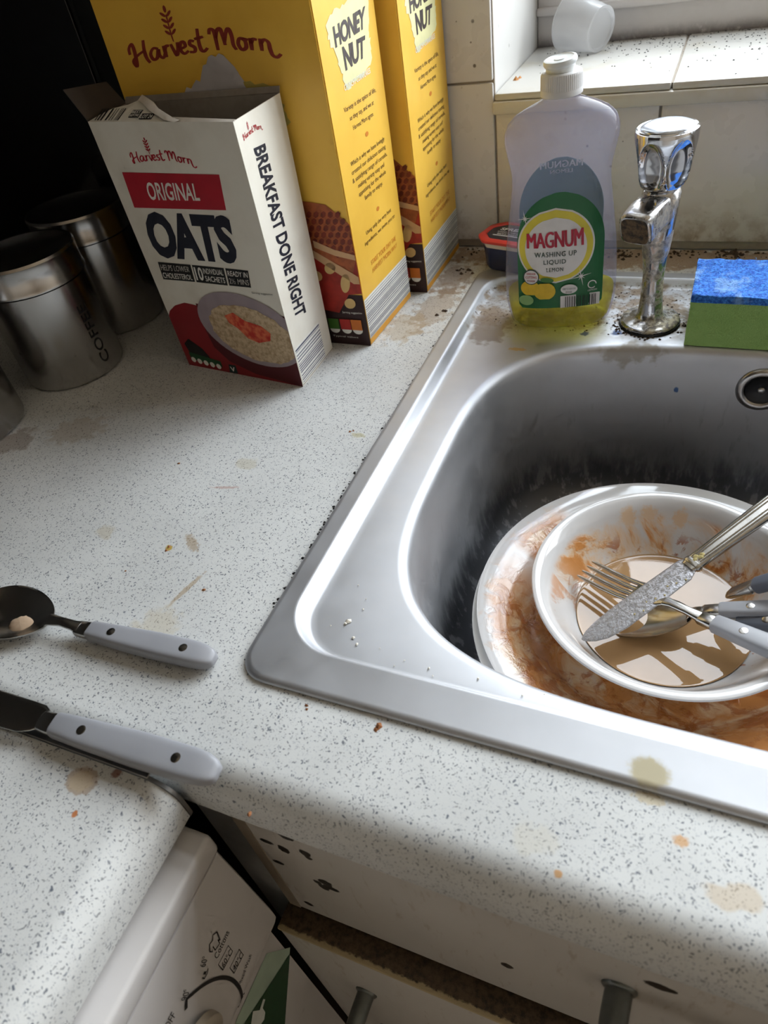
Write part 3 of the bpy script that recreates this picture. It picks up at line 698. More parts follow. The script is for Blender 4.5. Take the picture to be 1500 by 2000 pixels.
t.p(Base_Color=t.mix(t.step(v1, .35, .7), srgb(214, 192, 158), srgb(168, 140, 104)), Roughness=.55); M_OATS = t.m
ink(FQ, 'porridge_print', [ell(.705, .215, .335, .122, -.07, 48, .03, 3)], M_OATS, 4)
t = NT('print_strawberry'); t.p(Base_Color=t.mix(t.step(t.noise(t.obj(), 120, 3), .4, .65), srgb(196, 48, 38), srgb(226, 120, 80)), Roughness=.5)
ink(FQ, 'strawberry_print', [poly([(.52, .285), (.60, .305), (.68, .275), (.80, .262), (.86, .235), (.84, .20), (.74, .182), (.66, .195), (.60, .235), (.54, .255)])], t.m, 5)
ink(FQ, 'leaf_print', [poly([(.04, .11), (.10, .14), (.2, .10), (.24, .06), (.16, .04), (.06, .07)])], M_BLACKINK, 2)
ink(FQ, 'nutrition_strip', [poly([(.05, .036), (.33, .022), (.33, .052), (.05, .072)])], flat('print_green', (36, 84, 50), .5), 3)
ink(FQ, 'nutrition_spots', [ell(.075+i*.056, .036-i*.003, .021, .013, 0, 16) for i in range(5)]+[word('V', box4(.405, .445, .012, .035), .03)], M_WHITEINK, 5)
ink(FQ, 'veggie_mark', [poly([(.385, .004), (.46, .004), (.46, .045), (.40, .045)])], flat('print_dark_green', (22, 52, 50), .5), 4)
ink(FQ, 'serving_note', [word('Serving suggestion', ((.80, .398), (.955, .402), (.957, .412), (.802, .408)), caps=False)], M_BLACKINK, 2)
ink(SQ, 'brand_lettering', brand_script(.30, .934, .40, .0095, .11), M_RED, 1)
ink(SQ, 'slogan_lettering', [word('BREAKFAST DONE RIGHT', ((.235, .897), (.232, .272), (.515, .255), (.480, .890)), .042)], M_NAVY, 1)
ink(SQ, 'barcode_patch', [rect(.02, .75, .012, .172)], M_WHITEINK, 1)
ink(SQ, 'barcode', bars(.03, .75, .015, .17, 'u', 14, 3), M_SLATE, 2)
# torn flap leaning back, with the end of a barcode, and the side flap standing up
pL = tl; pM = tl.lerp(tm, .62)
def FLP(s, h_): return tl.lerp(tm, s)+Vector((.004*h_, .020*h_, .0092*h_))
fl = [FLP(0, 0), FLP(.62, 0), FLP(.56, .10), FLP(.50, .32), FLP(.42, .55), FLP(.36, .82), FLP(.32, .92), FLP(.27, .98), FLP(.22, .78), FLP(.12, .62), FLP(.05, .3)]
nrm = Vector((0, -.4, .9)).normalized()*.0006
V = [q for q in fl]+[q-nrm for q in fl]; n_ = len(fl)
flap = add('torn_flap', V, [list(range(n_)), [n_+i for i in range(n_)][::-1]]+[[i, (i+1) % n_, n_+(i+1) % n_, n_+i] for i in range(n_)], M_CREAM, oats, w=OW)
class FlapF:
    parent = flap; w = OW
    def pt(s, u, v, off): return FLP(u, v)+Vector((0, -.4, .9)).normalized()*off
ink(FlapF(), 'barcode', [poly(clip_poly(list(q[0]), (.02, .0), (.25, .62)), False) for q in bars(.045, .235, .06, .60, 'v', 9, 5) if q[0]], M_BLACKINK, 1)
ink(FlapF(), 'flap_print', [rect(.285, .36, .18, .52), rect(.37, .46, .10, .36)], M_BLACKINK, 1)
ink(FlapF(), 'flap_lettering', [word('BEST', box4(.29, .355, .36, .48), .02), word('BEFORE', box4(.29, .355, .22, .33), .02), word('LOT 24', box4(.375, .455, .14, .30), .02)], M_WHITEINK, 2)
te = [FLP(s, h_) for s, h_ in ((.30, .95), (.36, .80), (.42, .53), (.50, .30), (.58, .08), (.66, -.03))]
V = []; 
for i, q in enumerate(te): V += [q+Vector((-.003, -.0012, .0006)), q+Vector((.0005, .0015, .0030*(1-i/6)+.0006)), q+Vector((.0045, .0015, .0004))]
add('torn_edge', V, [[3*i+j, 3*i+j+1, 3*i+4+j, 3*i+3+j] for i in range(5) for j in (0, 1)], flat('torn_card', (206, 198, 186), .9), oats, 60, w=OW, fix=False)
s0, s1 = tl, tb; sf = [s0, s1, s1+Vector((-.012, 0, .016)), s0+Vector((-.012, 0, .022))]
add('side_flap', *sheet(*sf, Vector((1, 0, 0))), flat('dark_card', (70, 62, 56), .85), oats, w=OW)
s2 = [tm, tr_]; add('top_rim', *sheet(tm.lerp(tl, .0), tm.lerp(tl, .40), tm.lerp(tl, .40)+Vector((0, .0035, .0022)), tm+Vector((0, .0035, .0006)), Vector((0, 0, -1))), flat('torn_card', (206, 198, 186), .9), oats, w=OW)
add('back_flap', *sheet(tr_, tb, tb+Vector((.0, .003, .004)), tr_+Vector((0, .002, .004)), Vector((0, -1, 0))), M_CARD_IN, oats, w=OW)

# ---- unseen wall cupboard, added over the corner to keep the cartons and canisters shaded
wc = thing('shade_cupboard', 'unseen white cupboard added above the cereal boxes to shade the corner', 'cupboard', (-.32, .42, .46)); WW = wc.location.copy()
add('carcass', *rbox(X0+.002, -.03, .27, WALL_Y-.001, .46, 1.16, .001, 1), M_DOOR, wc, 40, w=WW)  # carcass of the added, unseen shade cupboard
for x0, x1 in ((X0+.003, -.318), (-.315, -.031)):
    d_ = add('door', *rbox(x0, x1, .251, .2695, .462, 1.158, .0015, 2), M_DOOR, wc, 40, w=WW)
    add('handle', *tube([(x1-.03 if x0 < -.5 else x0+.03, .252, .50), (x1-.03 if x0 < -.5 else x0+.03, .225, .51), (x1-.03 if x0 < -.5 else x0+.03, .225, .62), (x1-.03 if x0 < -.5 else x0+.03, .252, .63)], .005, 10), M_POST, d_, 50, w=WW)

# ---- tall honey cornflake cartons
t = NT('yellow_card'); f = t.noise(t.obj(), 20, 4)
t.p(Base_Color=t.mix(t.step(f, .35, .7), srgb(241, 193, 78), srgb(234, 184, 70)), Roughness=.38, Specular_IOR_Level=.45); M_YELLOW = t.m
M_ORANGEINK = flat('print_orange', (214, 130, 40), .5); M_BROWNINK = flat('print_brown', (74, 44, 22), .5); M_PALE = flat('print_pale_lime', (226, 222, 168), .5)
M_COMB = flat('print_honeycomb', (176, 92, 48), .5, vscale=160, var=.2); M_CELL = flat('print_honey_cell', (128, 44, 26), .5, vscale=200, var=.25); M_WAX = flat('print_wax', (214, 172, 128), .5)
M_REDB = flat('print_tomato', (176, 46, 34), .5, vscale=90, var=.2); M_DARK = flat('print_aubergine', (46, 20, 22), .5); M_NUT = flat('print_nut', (222, 186, 122), .5)
M_TORN = flat('torn_white_card', (206, 200, 196), .85)
BH = .30
def cereal_box(label, fl_, fr_2, rb_, short):
    """fl_, fr_2 = front bottom corners, rb_ = rear bottom corner of the right side"""
    fl_, fr_2, rb_ = Vector(fl_), Vector(fr_2), Vector(rb_); lb = fl_+rb_-fr_2; up = Vector((0, 0, BH))
    b = thing('cereal_box', label, 'box', (fl_+rb_)/2, group=None); w_ = b.location.copy()
    bm_ = bmesh.new(); vv = [bm_.verts.new(q) for q in (fl_, fr_2, rb_, lb, fl_+up, fr_2+up, rb_+up, lb+up)]
    for f_ in ([3, 2, 1, 0], [4, 5, 6, 7], [0, 1, 5, 4], [1, 2, 6, 5], [2, 3, 7, 6], [3, 0, 4, 7]): bm_.faces.new([vv[i] for i in f_])
    bmesh.ops.bevel(bm_, geom=list(bm_.edges), offset=.0009, segments=2, affect='EDGES')
    body = add('carton', *take(bm_), M_YELLOW, b, 40, w=w_)
    add('top_flap', *rbox(fl_.x+.002, fr_2.x-.002, fl_.y+.003, rb_.y-.045, BH, BH+.0008, 0), M_YELLOW, b, w=w_)
    F = Quad(fl_, fr_2, fr_2+up, fl_+up, (0, -1, 0), b, w_); S = Quad(fr_2, rb_, rb_+up, fr_2+up, (1, 0, 0), b, w_)
    # front picture
    ink(F, 'brand_lettering', brand_script(.475, .772, .72, .0245, .13), flat('print_brick_red', (150, 52, 36), .5), 1)
    ink(F, 'splash_print', [ell(.53, .63, .285, .095, .05, 60, .08, 4)], flat('print_faded_lime', (196, 176, 92), .5), 1)
    ink(F, 'picture_base', [rect(0, 1, 0, .165)], M_DARK, 1)
    ink(F, 'fruit_print', [poly([(0, .16), (.5, .14), (.86, .105), (.93, .165), (1, .17), (1, .30), (.7, .36), (0, .36)])], M_REDB, 2)
    cx = [(.70, .44), (.90, .422), (1, .37), (1, .27), (.97, .225), (.78, .30), (.66, .36)]
    ink(F, 'honeycomb_print', [poly(cx)], M_COMB, 3)
    cells = []
    for i in range(9):
        for j in range(7):
            u, v = .70+i*.036+(j % 2)*.018, .285+j*.0185
            if v > .47-.33*(u-.62)-.09 and v < .438-.5*max(0, u-.88) and v > .31-(u-.78)*.38+.012: cells.append(ell(u, v, .0155, .0085, .3, 6))
    ink(F, 'honey_cells', [c_ for c_ in cells if c_[0]], M_CELL, 4)
    ink(F, 'wax_print', [poly([(.66, .36), (.78, .30), (1, .222), (1, .20), (.97, .20), (.76, .285), (.64, .345)]), poly([(.80, .325), (.90, .30), (1, .285), (1, .27), (.9, .282), (.80, .305)])], M_WAX, 5)
    ink(F, 'nut_print', [ell(.86, .245, .03, .017, .2, 18), ell(.925, .20, .032, .022, .9, 18), ell(.93, .138, .03, .016, .1, 18), ell(.78, .22, .03, .016, 0, 18)], M_NUT, 5)
    for k, (u, c_) in enumerate(((.82, (66, 108, 40)), (.885, (176, 40, 34)), (.945, (214, 120, 44)))):
        ink(F, 'traffic_label', [rect(u-.03, u+.027, .052, .086)], flat('print_label_%d' % k, c_, .5), 6); ink(F, 'label_tab', [ell(u, .052, .027, .014, 0, 16)], M_WHITEINK, 5)
    ink(F, 'picture_lettering', [word('Serving suggestion', box4(.88, .985, .105, .113), caps=False)], M_WHITEINK, 6); ink(F, 'label_lettering', [word('Typical values', box4(.80, .94, .024, .031), caps=False)], M_WHITEINK, 6)
    # side panel
    hn = ((.245, .757), (.775, .766), (.825, .810), (.250, .800)); nt = ((.347, .702), (.700, .708), (.755, .752), (.343, .753))
    r_ = random.Random(3); pts = [(.16, .78), (.2, .82), (.4, .83), (.62, .838), (.88, .83), (.86, .78), (.82, .76), (.84, .72), (.74, .68), (.5, .672), (.32, .662), (.28, .7), (.24, .74)]
    pj = [(q.x+r_.uniform(-.02, .02), q.y+r_.uniform(-.005, .005)) for q in spline(pts+[pts[0]], 5)]
    ink(S, 'splash_print', [poly(pj)], M_PALE, 1)
    ink(S, 'name_lettering', [word('HONEY', hn, .045, spacing=.92), word('NUT', nt, .045, spacing=.92)], flat('print_charcoal', (58, 46, 46), .5), 2)
    ink(S, 'variety_lettering', [word('CRUNCHY CORNFLAKES', ((.28, .664), (.76, .668), (.76, .681), (.28, .677)), .01)], M_WHITEINK, 2)
    def para(lines, top, pitch, cu, full):
        mw = max(len(l) for l in lines); T = []
        for i, l in enumerate(lines):
            w_2 = full*len(l)/mw/2; T.append(word(l, box4(cu-w_2, cu+w_2, top-i*pitch-.0145, top-i*pitch), caps=False))
        ink(S, 'small_print', T, M_BROWNINK, 1)
    para(('Variety is the spice of life,', 'so they say, and we at', 'Harvest Morn agree.'), .632, .0245, .52, .6)
    para(('Which is why we have lovingly', 'created our delicious tasting', '& satisfying range of cereals,', 'making variety easy and', 'appetising for the whole', 'family to enjoy.'), .508, .0205, .52, .70)
    para(('Using only the very best', 'ingredients, we invite you to'), .318, .0245, .53, .66)
    ink(S, 'orange_lettering', [word('START YOUR DAY THE', box4(.26, .82, .217, .231), .006), word('HARVEST MORN WAY', box4(.265, .83, .194, .208), .006)], M_ORANGEINK, 1)
    for v in (.542, .345): ink(S, 'ornament', [ell(.545, v, .03, .006, 0, 10)], M_ORANGEINK, 1)
    ink(S, 'barcode_patch', [rect(.012, .99, .022, .146)], M_WHITEINK, 1)
    ink(S, 'barcode', bars(.02, .985, .024, .142, 'u', 19, 8), M_SLATE, 2)
    ink(S, 'base_band', [rect(.01, .99, .0035, .020)], flat('print_amber', (226, 160, 50), .5), 1)
    return b
cereal_box('yellow honey cornflakes carton right behind the open oats carton', (-.2440, .3525, 0), (-.0596, .3500, 0), (-.0547, .4454, 0), 1)
cereal_box('rear yellow honey cornflakes carton standing against the tiled wall', (-.2260, .4570, 0), (-.0407, .4560, 0), (-.0400, .5620, 0), 2)
# crumpled paper poking up between the oats carton and the first yellow carton
V, F = [], []
n1, n2 = 22, 12; rnd = random.Random(9); bl = (-.1885, .3465); br = (-.118, .3465)
prof = [.2035, .209, .2115, .2155, .214, .217, .2195, .218, .2235, .2285, .229, .2335, .2345, .233, .235, .2335, .2295, .226, .2195, .214, .208, .2035]
for j in range(n2):
    for i in range(n1):
        u, v = i/(n1-1), j/(n2-1); x_ = bl[0]+(br[0]-bl[0])*u; z_ = .15+(prof[i]-.15)*v
        y_ = .3505+.0006*mnoise.noise(Vector((x_*120, z_*120, 1)))+.0006*math.sin(u*9+v*5)*v; V.append((x_, y_, z_))
for j in range(n2-1):
    for i in range(n1-1): a = j*n1+i; F.append([a, a+1, a+n1+1, a+n1])
V = [Vector(v) for v in V]; nV = len(V); V += [v+Vector((0, .0004, 0)) for v in V]; F += [[i+nV for i in f_][::-1] for f_ in F[:]]
paper = add('crumpled_paper', [v-Vector((-.15, .3465, .15)) for v in V], F, flat('paper_grey', (190, 184, 184), .8), None, 80, fix=False); paper.location = (-.15, .3465, .15)
tag(paper, 'crumpled grey-white paper poking up behind the open oats carton', 'paper')

# ================================================================== CANISTERS and the black appliance in the corner
t = NT('spotted_steel'); P = t.obj(); n1_ = t.noise(P, 90, 4, .65)
g_ = t.step(n1_, .70, .75); f = t.noise(P, 25, 3)
t.p(Base_Color=t.mix(t.math('MULTIPLY', g_, .75), t.mix(f, (.52, .51, .50, 1), (.47, .46, .45, 1)), srgb(96, 78, 52)), Metallic=t.math('SUBTRACT', 1, t.math('MULTIPLY', g_, .7)), Roughness=.24); M_CAN = t.m
def canister(label, x_, y_, r_, h_, letters=None, rz=0):
    c_ = thing('canister', label, 'canister', (x_, y_, 0), (0, 0, rz), group='steel kitchen canisters')
    add('body', *lathe([(.0001, .0006), (r_-.003, .0004), (r_-.0008, .002), (r_, .004), (r_, h_-.0265), (r_-.0012, h_-.026), (r_-.0012, h_-.022)], 72), M_CAN, c_, 40)
    add('lid', *lathe([(r_-.0002, h_-.0255), (r_+.0012, h_-.0250), (r_+.0012, h_-.0225), (r_+.0004, h_-.0215), (r_+.0006, h_-.004), (r_+.0012, h_-.0022), (r_, h_), (r_-.003, h_-.0005), (r_-.006, h_-.003), (.0001, h_-.0032)], 72), M_CAN, c_, 40)
    if letters:
        vs, fs = glyphs(letters, .004)
        x0, x1 = min(v[0] for v in vs), max(v[0] for v in vs); hh = .010/.72
        V = []
        for a, b_ in vs:      # reads upward along the can
            ang = -(b_*hh)/r_+.0; zz = .012+(a-x0)/(x1-x0)*.058; V.append((math.cos(ang)*(r_+.0002), -math.sin(ang)*-(r_+.0002), zz))
        add('lettering', V, fs, M_INK, c_, fix=False)
    return c_
canister('coffee canister with dark upright letters, in the middle of the three steel canisters', -.3490, .2740, .0470, .118, 'COFFEE', rad(2))
canister('steel canister farthest back, partly hidden by the oats carton', -.3690, .3730, .0470, .120)
canister('steel canister cut off by the left edge, nearest to the speckled worktop return', -.3790, .1640, .0470, .118)
M_BLK = flat('black_plastic', (17, 18, 18), .42, vscale=30); M_BLK2 = flat('black_gloss', (12, 13, 15), .12)
ap = thing('black_appliance', 'big black kitchen appliance in the dark corner behind the steel canisters', 'appliance', (-.435, .49, 0))
AW = ap.location.copy()
add('housing', *rbox(-.596, -.262, .436, .556, .008, .40, .008, 3), M_BLK, ap, 40, w=AW)
add('door_panel', *rbox(-.585, -.34, .4325, .4365, .03, .385, .002, 2), M_BLK2, ap, 40, w=AW)
add('control_strip', *rbox(-.335, -.272, .4335, .4365, .03, .385, .002, 2), M_BLK, ap, 40, w=AW)
for fx in (-.58, -.28):
    for fy in (.45, .54): add('foot', *xf(lathe([(.009, 0), (.01, .009)], 16, True, True), Matrix.Translation((fx, fy, 0))), M_BLACK, ap, 40, w=AW)

# ================================================================== WASHING-UP LIQUID BOTTLE
def see_through(name, tint, tint2, rough=.04, edge=.55, diff=None, damt=0.0, ior=1.45, edge_col=(.75, .75, .82, 1)):
    """thin clear plastic: mostly clear, reflective and denser towards the edges; optional milky share"""
    t = NT(name); f = t.noise(t.obj(), 50, 3); tr = t.node('ShaderNodeBsdfTransparent'); t.set(tr.inputs[0], t.mix(f, tint, tint2))
    gl = t.node('ShaderNodeBsdfGlossy'); gl.inputs['Roughness'].default_value = rough
    fr = t.node('ShaderNodeLayerWeight'); fr.inputs[0].default_value = .12; m1 = t.node('ShaderNodeMixShader')
    lw = t.node('ShaderNodeLayerWeight'); lw.inputs[0].default_value = .25
    tr2 = t.node('ShaderNodeBsdfTransparent'); tr2.inputs[0].default_value = edge_col; m0 = t.node('ShaderNodeMixShader')
    t.set(m0.inputs[0], t.math('MULTIPLY', lw.outputs['Facing'], edge)); t.t.links.new(tr.outputs[0], m0.inputs[1]); t.t.links.new(tr2.outputs[0], m0.inputs[2])
    base = m0.outputs[0]
    if diff:
        df_ = t.node('ShaderNodeBsdfDiffuse'); df_.inputs[0].default_value = diff; tl_ = t.node('ShaderNodeBsdfTranslucent'); tl_.inputs[0].default_value = diff
        ms = t.node('ShaderNodeMixShader'); ms.inputs[0].default_value = .5; t.t.links.new(df_.outputs[0], ms.inputs[1]); t.t.links.new(tl_.outputs[0], ms.inputs[2])
        md_ = t.node('ShaderNodeMixShader'); md_.inputs[0].default_value = damt; t.t.links.new(base, md_.inputs[1]); t.t.links.new(ms.outputs[0], md_.inputs[2]); base = md_.outputs[0]
    t.set(m1.inputs[0], t.math('MULTIPLY', fr.outputs[0], t.math('SUBTRACT', 1, t.math('MULTIPLY', t.node('ShaderNodeNewGeometry').outputs['Backfacing'], .85)), True)); t.t.links.new(base, m1.inputs[1]); t.t.links.new(gl.outputs[0], m1.inputs[2]); t.t.links.new(m1.outputs[0], t.out.inputs[0])
    t.n.remove(t.bsdf); return t.m
M_PET = see_through('clear_bottle_plastic', (.88, .88, .95, 1), (.84, .84, .92, 1), .05, .6, (.56, .57, .74, 1), .12, edge_col=(.80, .80, .9, 1))
M_LIQ = see_through('yellow_washing_liquid', (.96, .92, .30, 1), (.92, .88, .26, 1), .05, .6, (.80, .74, .10, 1), .14, 1.33, (.66, .58, .10, 1))
bot = thing('washing_up_bottle', 'clear washing-up liquid bottle with green label and white cap', 'bottle', (.097, .4255, ZR+.0006), (0, rad(-1.2), rad(10.35)))
# z, half width, half depth
BT = [(.0, .034, .018), (.0015, .0385, .0215), (.005, .0425, .0245), (.012, .0445, .026), (.024, .0465, .027), (.045, .0465, .027), (.07, .0450, .0265), (.095, .0415, .0255), (.118, .0382, .0240), (.128, .0378, .0238), (.140, .0405, .0240), (.150, .0425, .0240), (.157, .0425, .0235), (.163, .0400, .0225), (.168, .0345, .0205), (.172, .0265, .0180), (.175, .0190, .0155), (.177, .0140, .0135), (.179, .0130, .0130), (.184, .0128, .0128)]
BTZ = [(z_, w_, d_) for z_, w_, d_ in BT]
def bsec(z_, sc=1.0, n=56):
    w_, d_ = interp(BTZ, z_); e_ = 2.7-.7*smoothish((z_-.160)/.018); out = []
    for i in range(n):
        th = 2*math.pi*i/n; c_, s_ = math.cos(th), math.sin(th); a, b2_ = w_*sc-(1-sc)*.0, d_*sc
        out.append(Vector((a*math.copysign(abs(c_)**(2/e_), c_), b2_*math.copysign(abs(s_)**(2/e_), s_), z_)))
    return out
zs_ = [0, .0007, .0015, .003, .005, .008, .012, .018]+[.024+i*.006 for i in range(22)]+[.153, .157, .160, .163, .1655, .168, .170, .172, .1735, .175, .177, .179, .184]
add('bottle_body', *loft([bsec(z_) for z_ in sorted(set(zs_))], True, True), M_PET, bot, 60)
lz = [.0008, .0018, .003, .006, .010, .015, .0205, .0255, .0290]
add('liquid', *loft([bsec(z_, .962) for z_ in lz], True, True), M_LIQ, bot, 60)
class Lab:
    parent = bot; w = None; sgn = -1
    def pt(s, u, v, off):
        w_, d_ = interp(BTZ, v); e_ = 2.7; y_ = (d_+.0001)*max(0, 1-abs(u/w_)**e_)**(1/e_)+off*1.4; return Vector((u, s.sgn*y_, v))
LB = Lab()
def rows(hw, v0, v1, n=22, k=18, cu=0.0):
    V, F = [], []
    for j in range(n+1):
        v = v0+(v1-v0)*j/n; h_ = hw(v)
        for i in range(k+1): V.append((cu-h_+2*h_*i/k, v))
    for j in range(n):
        for i in range(k): a = j*(k+1)+i; F.append([a, a+1, a+k+2, a+k+1])
    return V, F
def lab_hw(v):      # arched label
    if v < .027: return .0345-.0035*(1-(v-.023)/.004)
    if v < .078: return .0345
    return .0345*math.sqrt(max(0, 1-((v-.078)/.0405)**2))
add_l = lambda n, sh, mat, lay, par=None: ink(LB, n, sh, mat, lay, par)
M_LGREEN = flat('label_green', (34, 112, 66), .4); M_LYEL = flat('label_yellow', (232, 218, 70), .4); M_LWHITE = flat('label_white', (236, 236, 238), .4); M_LGREY = flat('label_dark_grey', (62, 84, 78), .4)
lab = add_l('front_label', [rows(lab_hw, .0235, .1183, 30)], M_LGREEN, 1)
circ_ = lambda cv, r_, cu=-.0035: rows(lambda v: math.sqrt(max(0, r_*r_-(v-cv)**2)), cv-r_, cv+r_, 22, 16, cu)
add_l('label_ring', [circ_(.0765, .0305)], M_LWHITE, 2, lab); add_l('label_disc_yellow', [circ_(.0765, .0292)], M_LYEL, 3, lab); add_l('label_disc_white', [circ_(.0755, .0245)], M_LWHITE, 4, lab)
add_l('name_lettering', [word('MAGNUM', ((-.0265, .0765), (.0185, .0765), (.0180, .0905), (-.0265, .0885)), .045, spacing=.9)], flat('label_red', (190, 28, 62), .4), 6, lab)
add_l('label_lettering', [word('WASHING UP', box4(-.0205, .0130, .0690, .0732), .012, spacing=1.1), word('LIQUID', box4(-.0132, .0048, .0622, .0666), .014, spacing=1.1), word('LEMON', box4(-.0108, .0026, .0565, .0598), .01, spacing=1.15)], M_LGREY, 6, lab)
def lemon(cu, cv, r_): return rows(lambda v: math.sqrt(max(0, r_*r_-(v-cv)**2))*1.15, cv-r_*.9, cv+r_*.9, 12, 8, cu)
M_LEM = flat('label_lemon', (232, 196, 48), .4, vscale=200)
add_l('lemon_print', [lemon(-.0245, .0425, .0068), lemon(-.0125, .0395, .0078)], M_LEM, 6, lab)
add_l('leaf_print', [ell(-.0105, .0495, .0055, .0022, -.15, 18, clip=False)], flat('label_leaf', (72, 130, 60), .4), 7, lab)
add_l('badge', [ell(-.0235, .0525, .0066, .0066, 0, 28, clip=False)], M_LGREY, 7, lab); add_l('badge_face', [ell(-.0235, .0525, .0058, .0058, 0, 28, clip=False)], M_LWHITE, 8, lab)
add_l('badge_lettering', [word('GREASE', box4(-.0272, -.0198, .0548, .0564), .01), word('CUTTING', box4(-.0282, -.0188, .0515, .0535), .01), word('POWER', box4(-.0268, -.0202, .0485, .0501), .01)], flat('label_red', (190, 28, 62), .4), 9, lab)
add_l('oval_mark', [ell(.0075, .0405, .0068, .0042, 0, 28, clip=False)], M_LWHITE, 7, lab)
add_l('oval_lettering', [word('KEEP TO MEASURE', box4(.0022, .0128, .0402, .0418), .006), word('DOSE', box4(.0050, .0098, .0372, .0388), .006)], M_LGREY, 8, lab)
add_l('barcode_patch', [rect(.0005, .0325, .0238, .0345)], M_LWHITE, 6, lab); add_l('barcode', bars(.0045, .0300, .0243, .0340, 'v', 17, 11), M_BLACKINK, 7, lab)
add_l('recycle_mark', [ell(-.0280, .0315, .0062, .0046, 0, 20, clip=False)], flat('label_mint', (150, 196, 130), .4), 6, lab)
add_l('tidy_mark', [stroke([(.026+.0032*math.cos(a), .0425+.0032*math.sin(a)) for a in [i*.5 for i in range(12)]], .0004, 2, 0), word('LEMON', box4(.0225, .0300, .0368, .0382))], M_LWHITE, 6, lab)
for cu, cv, k in ((-.0275, .1000, 1), (.0170, .0510, 1.4)):
    st_ = []
    for a in range(8):
        L = (.0062 if a % 2 == 0 else .0026)*k; an = a*math.pi/4+.2; c_, s_ = math.cos(an), math.sin(an)
        st_.append(poly([(cu-s_*.0005, cv+c_*.0005), (cu+c_*L, cv+s_*L), (cu+s_*.0005, cv-c_*.0005)], False))
    add_l('sparkle_print', st_, M_LWHITE, 8, lab)
LB2 = Lab(); LB2.sgn = 1
bl_ = ink(LB2, 'back_label', [rows(lambda v: lab_hw(v-.0105) if v < .1288 else 0, .034, .1287, 30)], flat('label_back_green', (120, 160, 146), .5), 1)
ink(LB2, 'back_lettering', [word('MAGNUM', ((.017, .121), (-.017, .121), (-.017, .1262), (.017, .1262)), .03), word('LEMON', ((.009, .1165), (-.009, .1165), (-.009, .1195), (.009, .1195)), .02)], M_LWHITE, -1, bl_)
# ribbed cap with a flip lid
M_CAP = flat('white_cap_plastic', (222, 222, 222), .42)
lp = []
for z_, r_ in ((.1795, .0145), (.180, .0152), (.182, .0154), (.1835, .0152), (.1845, .0150), (.1925, .0147), (.1940, .0143), (.1946, .0135)):
    lp.append([Vector(((r_+(.00022*(1 if i % 2 else -1) if .184 < z_ < .1935 else 0))*math.cos(2*math.pi*i/120), (r_+(.00022*(1 if i % 2 else -1) if .184 < z_ < .1935 else 0))*math.sin(2*math.pi*i/120), z_)) for i in range(120)])
cap = add('cap', *loft(lp), M_CAP, bot, 30)
add('cap_lid', *xf(lathe([(.0104, -.0030), (.0104, .0008), (.0112, .0014), (.0120, .0026), (.0121, .0042), (.0115, .0054), (.0100, .0058), (.0094, .0052), (.0045, .0048), (.0040, .0055), (.0001, .0056)], 56), Matrix.Translation((-.0008, 0, .1972)) @ Matrix.Rotation(rad(3), 4, 'X') @ Matrix.Rotation(rad(-4), 4, 'Y')), flat('lid_plastic', (232, 236, 236), .35), cap, 45)

# ================================================================== TAP
t = NT('chrome'); f = t.noise(t.obj(), 60, 3); t.p(Base_Color=t.mix(f, (.70, .71, .74, 1), (.62, .63, .66, 1)), Metallic=1, Roughness=.09); M_CHROME = t.m
t = NT('limescaled_chrome'); P = t.obj(); s = t.sep(P); n_ = t.noise(P, 75, 4, .6)
g_ = t.math('MULTIPLY', t.step(n_, .42, .60), t.step(s[2], .10, .02, .6, 1))
gc = t.mix(t.step(t.noise(P, 300, 3), .4, .65), srgb(176, 162, 128), srgb(88, 74, 54))
t.p(Base_Color=t.mix(t.math('MULTIPLY', g_, .9), (.60, .61, .63, 1), gc), Metallic=t.math('SUBTRACT', 1, g_), Roughness=t.math('ADD', .16, t.math('MULTIPLY', g_, .5))); t.bump(n_, .05, .0005); M_LIME = t.m
tap = thing('pillar_tap', 'chrome pillar tap with faceted knob, crusted with limescale', 'tap', (.1738, .4240, ZR), (rad(.6), rad(-1.6), 0))
add('gasket', *lathe([(.0245, .0001), (.0252, .001), (.0248, .0022), (.02, .0024)], 56, True, True), M_BLACK, tap, 50)
add('base_flange', *lathe([(.0238, .0022), (.0243, .0034), (.0238, .0046), (.0215, .0054), (.0150, .0064), (.0118, .0082), (.0104, .0112), (.0098, .015)], 56), M_LIME, tap, 50)
col_ = [(.012, .0102, .0102), (.020, .0092, .0092), (.030, .0086, .0088), (.044, .0084, .0090), (.060, .0098, .0110), (.074, .0114, .0130), (.086, .0126, .0145), (.096, .0136, .0150), (.103, .0142, .0150), (.108, .0145, .0148), (.1115, .0138, .0140), (.114, .0120, .0120)]
lp = []
for z_, a, b_ in col_:
    e_ = 2+1.2*smoothish((z_-.05)/.04)*smoothish((.112-z_)/.006); lp.append([Vector((a*math.copysign(abs(math.cos(q))**(2/e_), math.cos(q)), b_*math.copysign(abs(math.sin(q))**(2/e_), math.sin(q)), z_)) for q in [2*math.pi*i/48 for i in range(48)]])
add('column', *loft(lp), M_LIME, tap, 60)
